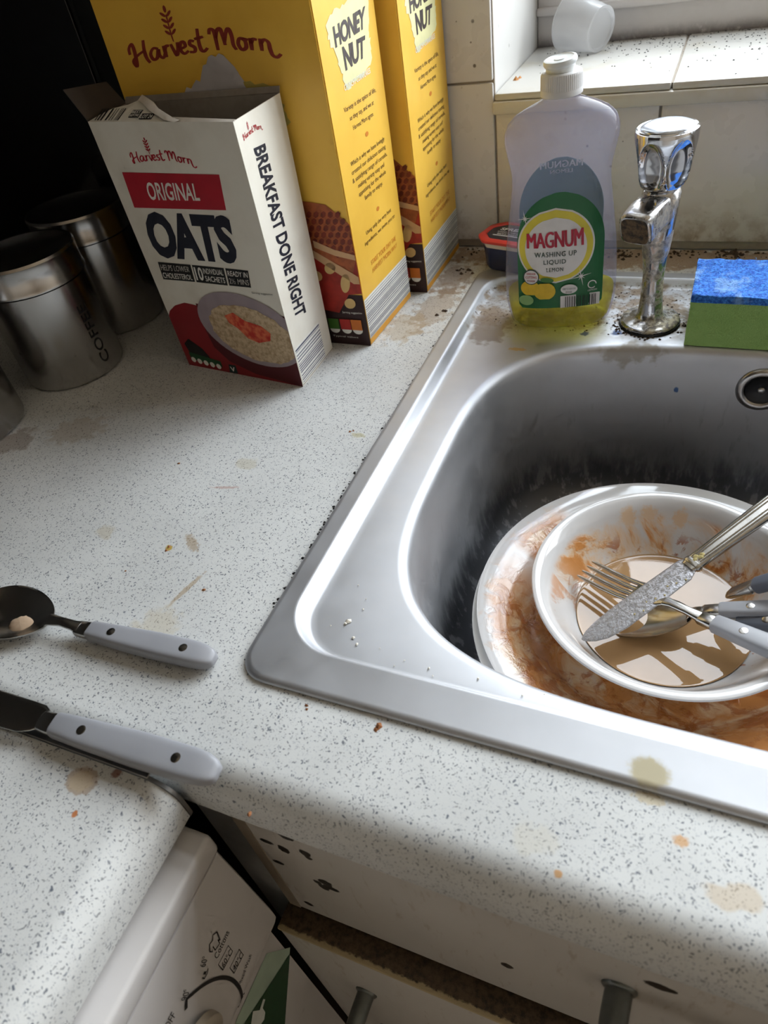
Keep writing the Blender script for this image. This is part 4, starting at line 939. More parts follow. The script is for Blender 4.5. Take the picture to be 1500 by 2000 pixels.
# spout: squared arm leaving the top of the column
sd = Vector((-.34, -.94, 0)).normalized(); sw = Vector((-sd.y, sd.x, 0)); lp = []
for L, zc, hw_, hh_ in ((0.0, .0985, .0125, .0110), (.010, .1005, .0130, .0115), (.020, .1005, .0130, .0118), (.029, .0990, .0128, .0120), (.035, .0975, .0127, .0122), (.0388, .0962, .0125, .0120), (.0397, .0958, .0113, .0108)):
    tt = 1-.0*L; up_ = (Vector((0, 0, 1))+sd*(.35*L/.05)).normalized(); cc = sd*L+Vector((0, 0, zc)); ring = []
    for i in range(32):
        q = 2*math.pi*i/32; e_ = 4.5; cx_, cy_ = math.copysign(abs(math.cos(q))**(2/e_), math.cos(q)), math.copysign(abs(math.sin(q))**(2/e_), math.sin(q)); ring.append(cc+sw*(cx_*hw_)+up_*(cy_*hh_))
    lp.append(ring)
sp_ = add('spout', *loft(lp), M_LIME, tap, 50)
t = NT('spout_mouth_crust'); n_ = t.noise(t.obj(), 220, 5, .65); t.p(Base_Color=t.mix(t.step(n_, .35, .65), srgb(112, 92, 70), srgb(46, 42, 42)), Roughness=.7); t.bump(n_, .5, .001)
fc = sd*.0398+Vector((0, 0, .0958)); upf = (Vector((0, 0, 1))+sd*.278).normalized(); ring = []
for i in range(32):
    q = 2*math.pi*i/32; ring.append(fc+sw*(math.copysign(abs(math.cos(q))**.45, math.cos(q))*.0104)+upf*(math.copysign(abs(math.sin(q))**.45, math.sin(q))*.0102))
ring2 = [q+sd*.0008 for q in ring]; add('spout_mouth', *loft([ring, ring2]), t.m, sp_)
# knob: round head with six scooped facets
lp = []
kp = [(.1135, .0120), (.1155, .0150), (.118, .0172), (.122, .0190), (.128, .0205), (.135, .0213), (.142, .0219), (.149, .0222), (.1535, .0222), (.1552, .0218), (.1558, .0206)]
NK = 180
for z_, r_ in kp:
    ring = []
    for i in range(NK):
        th = 2*math.pi*i/NK+.3; k_ = (((th+rad(22))/(2*math.pi)*6) % 1)-.5; xx = k_*2*math.pi/6*r_; zz = (z_-.1325)
        dpt = max(0, 1-(xx/.0094)**2-(zz/.0150)**2)
        ring.append(Vector(((r_-.0042*min(1, dpt*1.6)*(.4+.6*dpt))*math.cos(th), (r_-.0042*min(1, dpt*1.6)*(.4+.6*dpt))*math.sin(th), z_)))
    lp.append(ring)
def fine(lp, k=4):
    out = []
    for i in range(len(lp)-1):
        for j in range(k): out.append([a.lerp(b_, j/k) for a, b_ in zip(lp[i], lp[i+1])])
    return out+[lp[-1]]
# re-sample facets at a finer height step
lp = []; zz_ = [.1135+i*.00085 for i in range(50)]+[.1558]
for z_ in zz_:
    r_ = interp(kp, z_)[0]; ring = []
    for i in range(NK):
        th = 2*math.pi*i/NK+.3; k_ = (((th+rad(22))/(2*math.pi)*6) % 1)-.5; xx = k_*2*math.pi/6*r_; zz = (z_-.1325)
        dpt = max(0, 1-(xx/.0104)**2-(zz/.0185)**2); q = r_-.0042*(1-(1-min(1, dpt*1.6))**2)*(.6+.4*dpt)
        ring.append(Vector((q*math.cos(th), q*math.sin(th), z_)))
    lp.append(ring)
kn = add('knob', *loft(lp), M_CHROME, tap, 28)
add('knob_rim', *lathe([(.0190, .1555), (.0206, .1562), (.0214, .1556), (.0208, .1548)], 72), M_CHROME, kn, 60)
add('knob_cap', *lathe([(.0188, .1552), (.0184, .1566), (.0165, .1576), (.0120, .1588), (.0060, .1594), (.0001, .1596)], 64), flat('frosted_cap', (206, 214, 226), .22, .85, vscale=600), kn, 60)

# ================================================================== SPONGE
spg = thing('sponge', 'green washing-up sponge with blue scouring pad beside the tap', 'sponge', (.2585, .4225, ZR+.0004), (0, 0, rad(-.5)))
t = NT('green_foam'); P = t.obj(); v1 = t.voro(P, 900); n_ = t.noise(P, 60, 4)
gr = t.blob(P, (.016, -.0335, .012), (.008, .02, .009), 0, warp=.5, wscale=160, edge=.6)
t.p(Base_Color=t.mix(t.math('MULTIPLY', gr, .75), t.mix(n_, srgb(160, 196, 118), srgb(136, 176, 98)), srgb(70, 72, 44)), Roughness=.9); t.bump(v1, .5, .0008)
b = bmesh.new(); bmesh.ops.create_cube(b, size=1); bmesh.ops.subdivide_edges(b, edges=b.edges[:], cuts=14, use_grid_fill=True)
for v in b.verts:
    q = v.co.copy(); v.co = Vector((q.x*.108, q.y*.066, (q.z+.5)*.0375))
    v.co += Vector((mnoise.noise(v.co*60), mnoise.noise(v.co*60+Vector((9, 0, 0))), 0))*.0009
    if q.z > -.49 and q.z < .49: v.co.y *= 1-.014*math.cos(q.z*math.pi); v.co.x *= 1-.008*math.cos(q.z*math.pi)
add('foam', *take(b), t.m, spg, 50)
t = NT('blue_scourer'); P = t.obj(); v1 = t.noise(P, 420, 5, .7); n_ = t.noise(P, 70, 4)
w_ = t.math('MULTIPLY', t.step(t.noise(t.mapping(P, (.0, .006, .0), scale=(1, 1.4, 1)), 60, 4, .65), .5, .64), .55)
col = t.mix(t.step(v1, .36, .66), srgb(16, 76, 176), srgb(70, 148, 240)); t.p(Base_Color=t.mix(w_, col, srgb(150, 190, 232)), Roughness=.85); t.bump(v1, .9, .0015); M_PAD = t.m
b = bmesh.new(); bmesh.ops.create_cube(b, size=1); bmesh.ops.subdivide_edges(b, edges=b.edges[:], cuts=30, use_grid_fill=True)
for v in b.verts:
    q = v.co.copy(); v.co = Vector((q.x*.108, q.y*.066, .0375+(q.z+.5)*.0060))
    if q.z > .4: v.co.z += .0012*mnoise.noise(v.co*190)+.0009*mnoise.noise(v.co*420)
    v.co.x += .0006*mnoise.noise(v.co*260); v.co.y += .0006*mnoise.noise(v.co*260+Vector((5, 5, 5)))
pad = add('scouring_pad', *take(b), M_PAD, spg, 80)
rnd = random.Random(4); fib = []
for i in range(420):
    x_, y_ = rnd.uniform(-.052, .052), rnd.uniform(-.031, .031); a = rnd.uniform(0, 6.28); L = rnd.uniform(.002, .006); z_ = .0432
    p0 = Vector((x_, y_, z_)); p2 = p0+Vector((math.cos(a)*L, math.sin(a)*L, 0)); p1 = (p0+p2)/2+Vector((rnd.uniform(-.001, .001), rnd.uniform(-.001, .001), rnd.uniform(.0004, .0018)))
    fib.append(tube(spline([p0, p1, p2], 3), .00012, 3, False))
tag(add('pad_fibres', *join(*fib), flat('blue_fibre', (110, 166, 232), .6), spg, 60, fix=False), kind='stuff')

# ================================================================== SPREAD TUB behind the bottle
tub = thing('spread_tub', 'small navy tub with red-rimmed lid against the wall behind the bottle', 'tub', (.0345, .5155, .0040), (0, 0, rad(-16)))
def oct_(hx, hy, ch, z_, r_=0):
    P8 = [(hx-ch, -hy), (hx, -hy+ch), (hx, hy-ch), (hx-ch, hy), (-hx+ch, hy), (-hx, hy-ch), (-hx, -hy+ch), (-hx+ch, -hy)]; out = []
    for i in range(8):
        p0, p1, p2 = Vector(P8[i-1]), Vector(P8[i]), Vector(P8[(i+1) % 8])
        a, b_ = p1+(p0-p1).normalized()*.003, p1+(p2-p1).normalized()*.003
        for k in range(4): t_ = k/3; q = a*(1-t_)**2+p1*2*t_*(1-t_)+b_*t_*t_; out.append(Vector((q.x, q.y, z_)))
    return out
add('tub_body', *loft([oct_(.0275, .0175, .009, 0), oct_(.0290, .0190, .010, .0015), oct_(.0315, .0210, .011, .0235)], True, True), flat('navy_plastic', (26, 38, 78), .35), tub, 40)
add('tub_rim', *loft([oct_(.0317, .0212, .011, .0235), oct_(.0322, .0217, .011, .0285)], True, True), flat('cream_plastic', (222, 214, 200), .4), tub, 40)
ld = add('lid', *loft([oct_(.0345, .0240, .012, .0285), oct_(.0352, .0247, .012, .0295), oct_(.0350, .0245, .012, .0312), oct_(.0335, .0230, .0115, .0322), oct_(.0290, .0185, .010, .0322), oct_(.0282, .0177, .010, .0312)], True, True), flat('red_plastic', (206, 56, 48), .35), tub, 40)
add('lid_label', *loft([oct_(.0280, .0175, .010, .0310), oct_(.0280, .0175, .010, .0316)], True, True), flat('label_charcoal', (44, 40, 48), .35), ld, 40)
class TubF:
    parent = ld; w = None
    def pt(s, u, v, off): return Vector((u, v, .0317+off))
ink(TubF(), 'lid_lettering', [word('SPREAD', box4(-.019, .012, .003, .009), .03), word('KEEP CHILLED', box4(-.019, .010, -.002, .0005)), word('BEST BEFORE', box4(-.017, .012, -.0065, -.004)), stroke([(-.02, -.009), (.0, -.0085), (.018, -.009)], .0007, 3, 0)], M_LWHITE, 1)

# ================================================================== PLASTIC CUP lying on the sill
M_CUP = see_through('milky_plastic', (.9, .9, .9, 1), (.86, .86, .87, 1), .12, .3, (.95, .95, .95, 1), .32, edge_col=(.9, .9, .9, 1))
q0, q1 = bp(1102, 99, WIN[2]), bp(1168, 100, WIN[2]); dv = (q1-q0).normalized()
RM, RB, LC = .0255, .0200, .0420
q0 = Vector((.0445, .7165, WIN[2])); dv = Vector((.86, -.51, 0)).normalized()
tilt = math.atan2(RM-RB, LC); axd = (dv*math.cos(tilt)-Vector((0, 0, 1))*math.sin(tilt)).normalized()
cup = thing('plastic_cup', 'small translucent plastic cup lying on its side on the window sill', 'cup', q0+Vector((0, 0, RM*math.cos(tilt)+.0006)))
Rm = axd.to_track_quat('Z', 'Y').to_matrix().to_4x4()
add('cup_wall', *xf(lathe([(RM, 0), (RM+.0010, .0004), (RM+.0012, .0016), (RM+.0002, .0026), (RB, LC), (RB-.0008, LC), (RM-.0008, .003), (RM-.0008, 0), (RM, 0)], 64), Rm), M_CUP, cup, 50)
add('cup_base', *xf(lathe([(.0001, LC-.0020), (RB-.0035, LC-.0020), (RB-.0026, LC-.0002), (RB, LC), (RB, LC-.0015), (RB-.002, LC-.0028), (.0001, LC-.0032)], 64), Rm), M_CUP, cup, 50)

# ================================================================== DISHES in the sink
def mat_china(name, kind):
    t = NT(name); P = t.obj(); s = t.sep(P)
    r_ = t.math('SQRT', t.math('ADD', t.math('MULTIPLY', s[0], s[0]), t.math('MULTIPLY', s[1], s[1])))
    th = t.math('ARCTAN2', s[1], s[0])
    pol = t.comb(t.math('MULTIPLY', th, .09), t.math('MULTIPLY', r_, 1.0), 0)
    base = t.mix(t.noise(P, 30, 3), srgb(210, 208, 207), srgb(200, 197, 195))
    n1 = t.noise(t.mapping(pol, (0, 0, 0), (0, 0, .25), (2.2, 1, 1)), 46, 5, .62, .6)
    n2 = t.noise(P, 70, 5, .62, .8); n3 = t.noise(P, 420, 3)
    if kind == 'plate':
        # sauce swirled over the rim from the far left round to the front
        sec = t.math('MAXIMUM', t.step(s[1], .045, -.03), t.math('MULTIPLY', t.step(t.math('ABSOLUTE', t.math('SUBTRACT', th, 2.62)), .30, .12), 1.0))
        ring = t.math('MULTIPLY', t.step(r_, .045, .060), t.step(t.math('ADD', r_, t.math('MULTIPLY', n2, .03)), .142, .126))
        a = t.math('MULTIPLY', t.math('MULTIPLY', t.step(n1, .37, .54), ring), sec)
        b_ = t.math('MULTIPLY', t.math('MULTIPLY', t.step(n2, .47, .60), ring), sec)
        film = t.math('MULTIPLY', t.math('MULTIPLY', t.step(n1, .18, .40), ring), sec)
        d_ = t.blob(P, (-.1065, .058, 0), (.013, .030, .02), -.55, warp=.8, wscale=160, edge=.3)
    else:
        ins = t.step(s[2], .044, .038)
        back = t.step(s[1], -.02, .03); ring = t.math('MULTIPLY', t.step(r_, .052, .060), t.step(r_, .083, .075))
        a = t.math('MULTIPLY', t.math('MULTIPLY', t.step(n1, .52, .62), ring), t.math('MULTIPLY', ins, t.math('MAXIMUM', back, t.math('MULTIPLY', t.step(s[0], -.045, -.06), .7))))
        b_ = t.math('MULTIPLY', t.math('MULTIPLY', t.step(n2, .54, .62), t.step(r_, .052, .06)), t.math('MULTIPLY', t.math('MULTIPLY', ins, t.step(r_, .074, .066)), t.math('MAXIMUM', back, t.step(s[0], .02, .05))))
        film = t.math('MULTIPLY', t.math('MULTIPLY', t.step(n1, .40, .60), ring), t.math('MULTIPLY', ins, back)); d_ = None
        for x_, y_, rx, ry in ((-.020, .0755, .007, .004), (-.034, .0700, .007, .005), (.0025, .0770, .006, .005)):
            q = t.blob(P, (x_, y_, .038), (rx, ry, .03), .2, warp=.6, wscale=220, edge=.5); film = t.math('MAXIMUM', film, t.math('MULTIPLY', q, .8))
    col = t.mix(t.math('MULTIPLY', film, .7, True), base, srgb(216, 166, 96)); col = t.mix(t.math('MULTIPLY', a, .85), col, srgb(190, 118, 42)); col = t.mix(t.math('MULTIPLY', b_, .75), col, srgb(160, 86, 26))
    if d_: col = t.mix(t.math('MULTIPLY', d_, t.step(n3, .3, .6, .55, 1)), col, srgb(134, 62, 24))
    t.p(Base_Color=col, Roughness=t.math('ADD', .1, t.math('MULTIPLY', a, .18)), Specular_IOR_Level=.55, Coat_Weight=.3, Coat_Roughness=.05)
    t.bump(t.math('ADD', a, b_), .25, .0012); return t.m
PR = [(.0001, -.0295), (.070, -.0297), (.072, -.0310), (.076, -.0312), (.078, -.0298), (.090, -.0245), (.106, -.0105), (.128, -.0016), (.1300, -.0004), (.1298, .0006), (.1285, .0008), (.110, -.0030), (.098, -.0085), (.090, -.0170), (.082, -.0245), (.074, -.0264), (.0001, -.0268)]
def plate(label, x_, y_, z_, mat, rz=0, tilt=(0, 0)):
    o = add('dinner_plate', *lathe([(r_, h_+.0312) for r_, h_ in PR], 128), mat, None, 55); o.location = (x_, y_, z_-.0312); o.rotation_euler = (tilt[0], tilt[1], rz)
    return tag(o, label, 'plate', 'white dinner plates stacked in the sink')
M_PLATE = mat_china('sauce_smeared_china', 'plate'); M_PLATE2 = flat('white_china', (224, 222, 218), .12, vscale=20)
hb = add('serving_bowl', *lathe([(.0001, 0), (.050, .0), (.052, .002), (.085, .022), (.098, .0300), (.0985, .0310), (.096, .0312), (.083, .0245), (.050, .0045), (.0001, .0042)], 96), flat('white_china', (224, 222, 218), .12, vscale=20), None, 55); hb.location = (.218, .186, FLOOR_Z+.0003)
tag(hb, 'shallow white serving bowl propping up the two dinner plates', 'bowl')
plate('lower white dinner plate, only its edge showing under the smeared one', .2150, .1805, -.0975, M_PLATE2, 0)
plate('white dinner plate smeared with orange sauce, under the cereal bowl', .2178, .1845, -.0895, M_PLATE)
BR = [(.0001, -.0470), (.040, -.0470), (.041, -.0498), (.045, -.0500), (.047, -.0478), (.058, -.0400), (.068, -.0290), (.076, -.0160), (.083, -.0040), (.0895, -.0010), (.0912, .0002), (.0908, .0016), (.0890, .0022), (.0845, .0008), (.0795, -.0070), (.0725, -.0190), (.0650, -.0300), (.0600, -.0345), (.048, -.0415), (.030, -.0448), (.0001, -.0452)]
BX, BY, BZ = .2192, .1835, -.0650
bowl = add('cereal_bowl', *lathe([(r_, h_+.05) for r_, h_ in BR], 128), mat_china('smeared_bowl_china', 'bowl'), None, 55); bowl.location = (BX, BY, BZ-.05)
tag(bowl, 'white cereal bowl of murky brown water holding dirty cutlery', 'bowl')
t = NT('murky_water'); P = t.obj(); n_ = t.noise(P, 30, 3); t.p(Base_Color=t.mix(n_, srgb(176, 140, 100), srgb(150, 116, 78)), Roughness=.012, Specular_IOR_Level=.8, IOR=1.36); 
wz = -.0345; 
lq = add('dirty_water', *lathe([(.0592, .0004), (.0586, .0001), (.0575, .0), (.0560, .0), (.0001, .0)], 96), t.m, None, 60); lq.location = (BX, BY, BZ+wz)
tag(lq, 'murky brown dishwater lying in the white cereal bowl', 'water')

# ================================================================== CUTLERY
M_CUT = flat('cutlery_steel', (186, 184, 180), .2, 1.0, vscale=160); M_GREYH = flat('grey_handle_plastic', (152, 153, 158), .38, vscale=40, var=.03)
t = NT('food_crusted_steel'); P = t.obj(); n_ = t.noise(P, 420, 5, .7); g_ = t.step(n_, .44, .60)
t.p(Base_Color=t.mix(t.math('MULTIPLY', g_, .8), (.40, .40, .43, 1), srgb(122, 116, 108)), Metallic=t.math('SUBTRACT', 1, t.math('MULTIPLY', g_, .75)), Roughness=t.math('ADD', .3, t.math('MULTIPLY', g_, .35))); t.bump(n_, .5, .001); M_CRUST = t.m
def frame(p0, p1, roll=0):
    """matrix: local +X from p0 to p1, local Z up"""
    p0, p1 = Vector(p0), Vector(p1); x_ = (p1-p0).normalized(); y_ = Vector((0, 0, 1)).cross(x_).normalized(); z_ = x_.cross(y_)
    m_ = Matrix((x_, y_, z_)).transposed().to_4x4() @ Matrix.Rotation(roll, 4, 'X'); m_.translation = p0; return m_
def bar(st, n=24, e_=3.2):
    """lofted bar along X; stations (x, ycentre, halfwidth, zcentre, halfthickness)"""
    lp = []
    for x_, yc, hw_, zc, ht in st:
        lp.append([Vector((x_, yc+math.copysign(abs(math.cos(q))**(2/e_), math.cos(q))*hw_, zc+math.copysign(abs(math.sin(q))**(2/e_), math.sin(q))*ht)) for q in [2*math.pi*i/n for i in range(n)]])
    return loft(lp)
def cutlery(name, label, cat, p0, p1, roll=0, group=None):
    o = thing(name, label, cat, group=group); o.matrix_world = frame(p0, p1, roll); return o
def grey_handle(o, x0, L, z0=0.0, w=1.0, mat=M_GREYH):
    """riveted plastic handle on a steel tang"""
    hw_ = .0068*w; ht = .0046
    add('handle', *bar([(x0, 0, hw_*.72, z0, ht*.86), (x0+.0012, 0, hw_*.80, z0, ht*.95), (x0+.02, 0, hw_*.92, z0, ht), (x0+L*.55, 0, hw_*1.06, z0, ht*1.08), (x0+L*.85, 0, hw_*1.02, z0, ht*1.05), (x0+L-.008, 0, hw_*.92, z0-.0003, ht), (x0+L-.003, 0, hw_*.74, z0-.0006, ht*.86), (x0+L-.0006, 0, hw_*.5, z0-.0008, ht*.62), (x0+L, 0, hw_*.3, z0-.0008, ht*.4)], 28, 4.2), mat, o, 32)
    for fx in (.20, .78):
        add('rivet', *xf(lathe([(.0026, -.0004), (.0026, .00008), (.0020, .00022), (.0001, .00025)], 20), Matrix.Translation((x0+L*fx, 0, z0+ht*(1.01 if fx < .5 else 1.05)))), M_CUT, o, 50)
    add('bolster', *bar([(x0-.0105, 0, hw_*.55, z0, ht*.42), (x0-.009, 0, hw_*.68, z0, ht*.60), (x0-.002, 0, hw_*.72, z0, ht*.70), (x0+.001, 0, hw_*.70, z0, ht*.68)], 20, 3.6), M_CUT, o, 40)
def spoon_head(o, L, hw_, depth, mat, x0=0.0, z0=0.0):
    V, F = [], []; nr, na = 10, 40
    for side in (0, 1):
        for j in range(nr+1):
            r_ = j/nr
            for i in range(na):
                q = 2*math.pi*i/na; egg = 1-.14*math.cos(q)   # wider towards the tip side
                V.append(Vector((x0+L/2+math.cos(q)*L/2*r_, math.sin(q)*hw_*r_*egg, z0-depth*(1-r_**2.2)-side*.0011)))
    B = (nr+1)*na
    for s_ in (0, 1):
        for j in range(nr):
            for i in range(na):
                k = (i+1) % na; f_ = [s_*B+j*na+i, s_*B+j*na+k, s_*B+(j+1)*na+k, s_*B+(j+1)*na+i]; F.append(f_ if s_ else f_[::-1])
    for i in range(na): k = (i+1) % na; F.append([nr*na+i, nr*na+k, B+nr*na+k, B+nr*na+i])
    return add('spoon_bowl', V, F, mat, o, 60)
def neck(o, x0, x1, zz, mat, w0=.0052, w1=.0046):
    add('neck', *bar([(x0, 0, w0, zz[0], .0008), (x0+(x1-x0)*.15, 0, w0*.8, zz[1], .0011), (x0+(x1-x0)*.5, 0, .0030, zz[2], .0015), (x0+(x1-x0)*.85, 0, .0034, zz[3], .0017), (x1, 0, w1, zz[4], .0019)], 20), mat, o, 50)
# ---- spoon on the worktop
h0, h1 = bp(176, 1231, .0075), bp(419, 1287, .0070); dirx = (h1-h0).normalized(); HL = (h1-h0).length
org = h0-dirx*.0945
sp1 = cutlery('spoon', 'grey-handled spoon with dried food in its bowl, lying on the worktop', 'spoon', Vector((org.x, org.y, .0078)), Vector((h1.x, h1.y, .0078)), 0)
spoon_head(sp1, .0640, .0205, .0060, M_CUT, 0, .0004); neck(sp1, .0610, .0870, (.0004, .0016, .0022, .0008, .0), M_CUT); grey_handle(sp1, .0945, HL, -.0010, 1.08)
lump = [Vector((.041, -.0045, -.0046))+Vector((v.x*.0085*(1+.25*mnoise.noise(v*2)), v.y*.0065*(1+.3*mnoise.noise(v*2.3)), v.z*.0022+.0006*mnoise.noise(v*5))) for v in [Vector(q) for q in lathe([(.02, -1), (.6, -.8), (.95, -.3), (1, .1), (.8, .6), (.45, .85), (.02, .95)], 24)[0]]]
add('dried_food', lump, lathe([(.02, -1), (.6, -.8), (.95, -.3), (1, .1), (.8, .6), (.45, .85), (.02, .95)], 24)[1], flat('dried_cereal', (176, 150, 124), .8), sp1, 60)
# ---- table knife on the worktop, over the joint
h0, h1 = bp(99, 1406, .0135), bp(424, 1508, .0100); dirx = (h1-h0).normalized(); HL = (h1-h0).length; org = h0-dirx*.125
kn1 = cutlery('table_knife', 'grey-handled table knife on the worktop with its handle over the corner joint', 'knife', Vector((org.x, org.y, .0075)), Vector((h1.x, h1.y, .0090)), rad(4))
def blade(o, mat, L, hw_, tip=.02, zc=0, name='blade'):
    add(name, *bar([(0, hw_*.35, hw_*.08, zc, .0002), (.002, hw_*.28, hw_*.30, zc, .0004), (.006, hw_*.18, hw_*.56, zc, .0005), (.014, hw_*.06, hw_*.84, zc, .0006), (.028, 0, hw_, zc, .0008), (L*.6, 0, hw_*1.0, zc, .0009), (L*.9, 0, hw_*.92, zc, .0011), (L-.004, hw_*.1, hw_*.78, zc, .0013), (L, hw_*.12, hw_*.55, zc, .0016)], 24, 2.6), mat, o, 60)
blade(kn1, M_CUT, .1165, .0098); grey_handle(kn1, .125, HL, 0, 1.22)
# ---- crusted knife across the bowl
kp0, kp1 = bp(1143, 1256, -.0870), bp(1500, 993, -.0440)
kn2 = cutlery('table_knife', 'crusted steel knife with ribbed metal handle lying across the cereal bowl', 'knife', kp0, kp1, rad(-6))
jx = (bp(1352, 1102, -.0620)-kp0).length
blade(kn2, M_CRUST, jx, .0098)
hd = add('handle', *bar([(jx-.004, .0, .0052, 0, .0020), (jx, 0, .0062, 0, .0024), (jx+.02, 0, .0066, 0, .0028), (jx+.06, 0, .0078, 0, .0032), (jx+.082, 0, .0086, 0, .0032), (jx+.088, 0, .0070, 0, .0028), (jx+.090, 0, .003, 0, .0014)], 24, 4.5), M_CUT, kn2, 35)
for yy in (-.0042, -.0022, .0022, .0042): add('rib', *bar([(jx+.004, yy*.86, .00055, .0024, .0006), (jx+.02, yy, .0006, .0027, .0007), (jx+.06, yy*1.15, .0006, .0031, .0007), (jx+.080, yy*1.2, .0005, .0031, .0006)], 8, 2), M_CUT, hd, 50)
add('collar', *bar([(jx-.0015, 0, .0066, 0, .0027), (jx, 0, .0069, 0, .0030), (jx+.0025, 0, .0067, 0, .0028)], 20, 4), M_CUT, hd, 40)
fd = crumbs([((jx+.003+.002*i, .0015*math.sin(i*2.1), .0026), .0022) for i in range(4)]+[((jx-.012-.006*i, -.007+.002*(i % 3), .0009), .0009) for i in range(8)], 3)
add('stuck_food', *fd, flat('mashed_food', (176, 160, 104), .8), kn2, 80)
# ---- fork
f0, f1 = bp(1143, 1113, -.0880), bp(1500, 1261, -.0560)
fk = cutlery('fork', 'grey-handled dinner fork lying tines up in the cereal bowl', 'fork', f0, f1, rad(4))
FX = lambda px, py, z_: (bp(px, py, z_)-f0).length
xr = .046; xh = FX(1394, 1223, -.0665)
for i in range(4):
    yy = (i-1.5)*.0058
    add('tine', *bar([(0, yy, .0006, .0015, .0006), (.004, yy, .0012, .0010, .0009), (.02, yy, .0016, -.0012, .0012), (.034, yy*.98, .0017, -.0020, .0013), (xr+.002, yy*.93, .0021, -.0010, .0013)], 12, 2.6), M_CUT, fk, 50)
add('fork_base', *bar([(xr-.004, 0, .0106, -.0014, .0012), (xr+.002, 0, .0108, -.0008, .0013), (xr+.009, 0, .0100, .0004, .0013), (xr+.016, 0, .0075, .0014, .0014), (xr+.021, 0, .0045, .0020, .0015)], 24, 2.8), M_CUT, fk, 50)
add('neck', *bar([(xr+.018, 0, .0050, .0018, .0014), (xr+.026, 0, .0032, .0022, .0016), (xh-.018, 0, .0032, .0015, .0018), (xh-.008, 0, .0042, .0005, .0022)], 20), M_CUT, fk, 50)
grey_handle(fk, xh, .098, 0, 1.05)
# ---- spoon half under water, below the fork
s0, s1 = bp(1168, 1196, -.1015), bp(1500, 1192, -.0660)
sn = cutlery('spoon', 'grey-handled tablespoon half under the murky water below the fork', 'spoon', s0, s1, rad(-3))
xs = (bp(1405, 1172, -.0760)-s0).length
spoon_head(sn, .0640, .0200, .0055, M_CUT, 0, -.0035); neck(sn, .060, xs-.008, (-.0035, -.0015, .0005, .0005, 0), M_CUT); grey_handle(sn, xs, .095, 0, 1.0)
# ---- two more handles behind: a second knife and a small spoon
k0, k1 = bp(1395, 1209, -.0800), bp(1500, 1217, -.0690)
kn3 = cutlery('table_knife', 'grey-handled knife wedged between the fork and the tablespoon handles', 'knife', k0-(k1-k0).normalized()*.012, k1, rad(12))
blade(kn3, M_CUT, .0220, .0060); grey_handle(kn3, .026, .09, 0, .95, flat('slate_handle_plastic', (96, 102, 114), .35))
t0, t1 = bp(1420, 1162, -.0780), bp(1500, 1140, -.0560)
ts = cutlery('teaspoon', 'steel-necked utensil end sticking out at the far right of the cereal bowl', 'spoon', t0, t1, rad(0))
add('neck', *bar([(0, 0, .003, 0, .0012), (.004, 0, .0048, .0004, .0022), (.012, 0, .0052, .0008, .0028), (.020, 0, .0056, .0010, .0032)], 20), M_CUT, ts, 40)
grey_handle(ts, .022, .085, .001, .95, flat('slate_handle_plastic', (96, 102, 114), .35))

# ================================================================== CRUMBS, DEAD FLIES, GRIME (uncountable)
rnd = random.Random(21)
def stuff(name, label, cat, spots, mat, seed):
    o = add(name, *crumbs(spots, seed), mat, None, None, fix=False); return tag(o, label, cat, kind='stuff')
sp = [(Vector((x_, y_, WIN[2]+.0001)), rnd.uniform(.0004, .0012)) for x_, y_ in [(rnd.uniform(.02, .6), WIN_Y-.004-abs(rnd.gauss(0, .05))) for _ in range(800)] if y_ > .57]
sp += [(bp(1003, 158, WIN[2]), .0004)]
stuff('sill_debris', 'dark dead flies and specks scattered along the window sill', 'debris', sp, flat('fly_black', (44, 38, 38), .8), 2)
stuff('sill_crumb', 'orange-brown crumb at the left end of the window sill', 'crumb', [(bp(1008, 156, WIN[2]), .004), (bp(1016, 152, WIN[2]), .003)], flat('orange_crumb', (190, 130, 70), .8), 8)['kind'] = 'stuff'
sp = []
for _ in range(260):
    x_ = rnd.uniform(-.03, .42); y_ = WALL_Y-.003-abs(rnd.gauss(0, .012)); sp.append((Vector((x_, y_, .0001)), rnd.uniform(.0006, .0020)))
for px, py, n_ in ((1435, 497, 26), (1335, 495, 10), (1215, 500, 12), (870, 608, 5), (905, 530, 10)):
    c_ = bp(px, py, 0)
    for _ in range(n_): sp.append((Vector((c_.x+rnd.gauss(0, .006), min(WALL_Y-.002, c_.y+rnd.gauss(0, .004)), .0001)), rnd.uniform(.0012, .0032)))
sp = [(p_, s_) for p_, s_ in sp if p_.y > .5105 or p_.x < -.002]
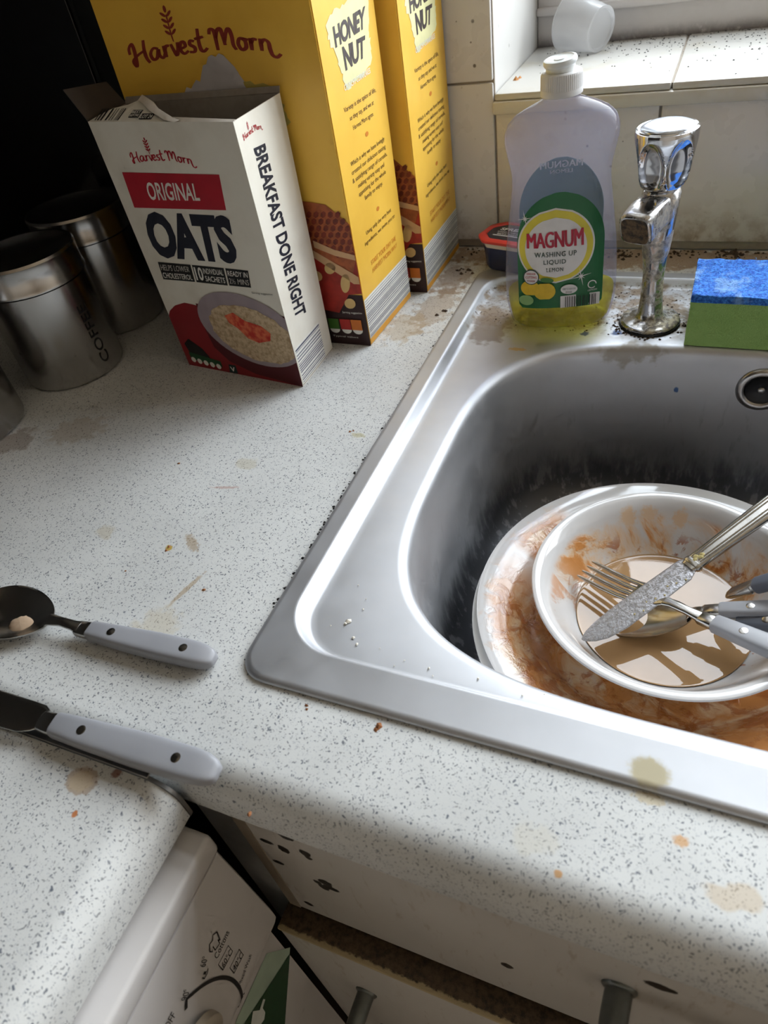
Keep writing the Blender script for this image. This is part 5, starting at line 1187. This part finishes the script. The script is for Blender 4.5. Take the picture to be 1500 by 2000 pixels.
stuff('wall_joint_grime', 'dark crumbly grime along the joint of worktop and tiled wall', 'grime', sp, flat('grime_brown', (66, 50, 38), .9), 3)
sp = []
for _ in range(150): x_, y_ = rnd.uniform(.035, .30), rnd.uniform(.400, .480); sp.append((Vector((x_, y_, ZR+.0002)), rnd.uniform(.0004, .0014)))
for _ in range(70):
    a = rnd.uniform(0, 6.28); r_ = rnd.gauss(.0275, .002); sp.append((Vector((.1738+r_*math.cos(a), .424+r_*math.sin(a), ZR+.0002)), rnd.uniform(.0006, .0018)))
stuff('ledge_grime', 'dark specks of grime on the sink ledge around the tap', 'grime', sp, flat('grime_brown', (66, 50, 38), .9), 4)
sp = []
for px, py, s_ in ((680, 1213, 1.9), (674, 1218, 1.2), (690, 1245, 1.0), (697, 1258, 1.1), (709, 1190, .6), (646, 1222, .5), (653, 1329, 1.2), (770, 1300, .5), (838, 1305, .8), (845, 1320, .5), (934, 1325, .7), (742, 1266, .5), (700, 1143, .5), (715, 1170, .5), (1063, 1356, .5), (1020, 1358, .6), (760, 1310, .5), (790, 1290, .5)):
    sp.append((bp(px, py, ZR+.0006), s_*.0011))
stuff('sink_crumbs', 'small white crumbs on the front left corner of the sink', 'crumbs', sp, flat('white_crumb', (232, 226, 212), .8), 5)
sp = [(bp(px, py, .0001), s_*.001) for px, py, s_ in ((740, 1418, 2.4), (735, 1425, 1.6), (599, 1378, 1.2), (349, 905, 1.6), (245, 1115, .9), (600, 1385, .9), (683, 843, 1.3), (690, 841, 1.), (398, 1152, 1.2), (330, 1068, 1.6), (325, 1075, 1.2), (487, 1590, 1.4))]
stuff('worktop_crumbs', 'brown food crumbs dotted over the speckled worktop', 'crumbs', sp, flat('brown_crumb', (150, 96, 56), .8), 6)
sp = []
for i in range(70):
    y_ = rnd.uniform(.06, .46); sp.append((Vector((-.0012+rnd.uniform(-.0012, .0004), y_ if rnd.random() > .6 else rnd.uniform(.05, .20), .0001)), rnd.uniform(.0005, .0014)))
stuff('sealant_grime', 'black grime in the joint along the left edge of the sink', 'grime', sp, flat('grime_black', (40, 38, 38), .9), 7)
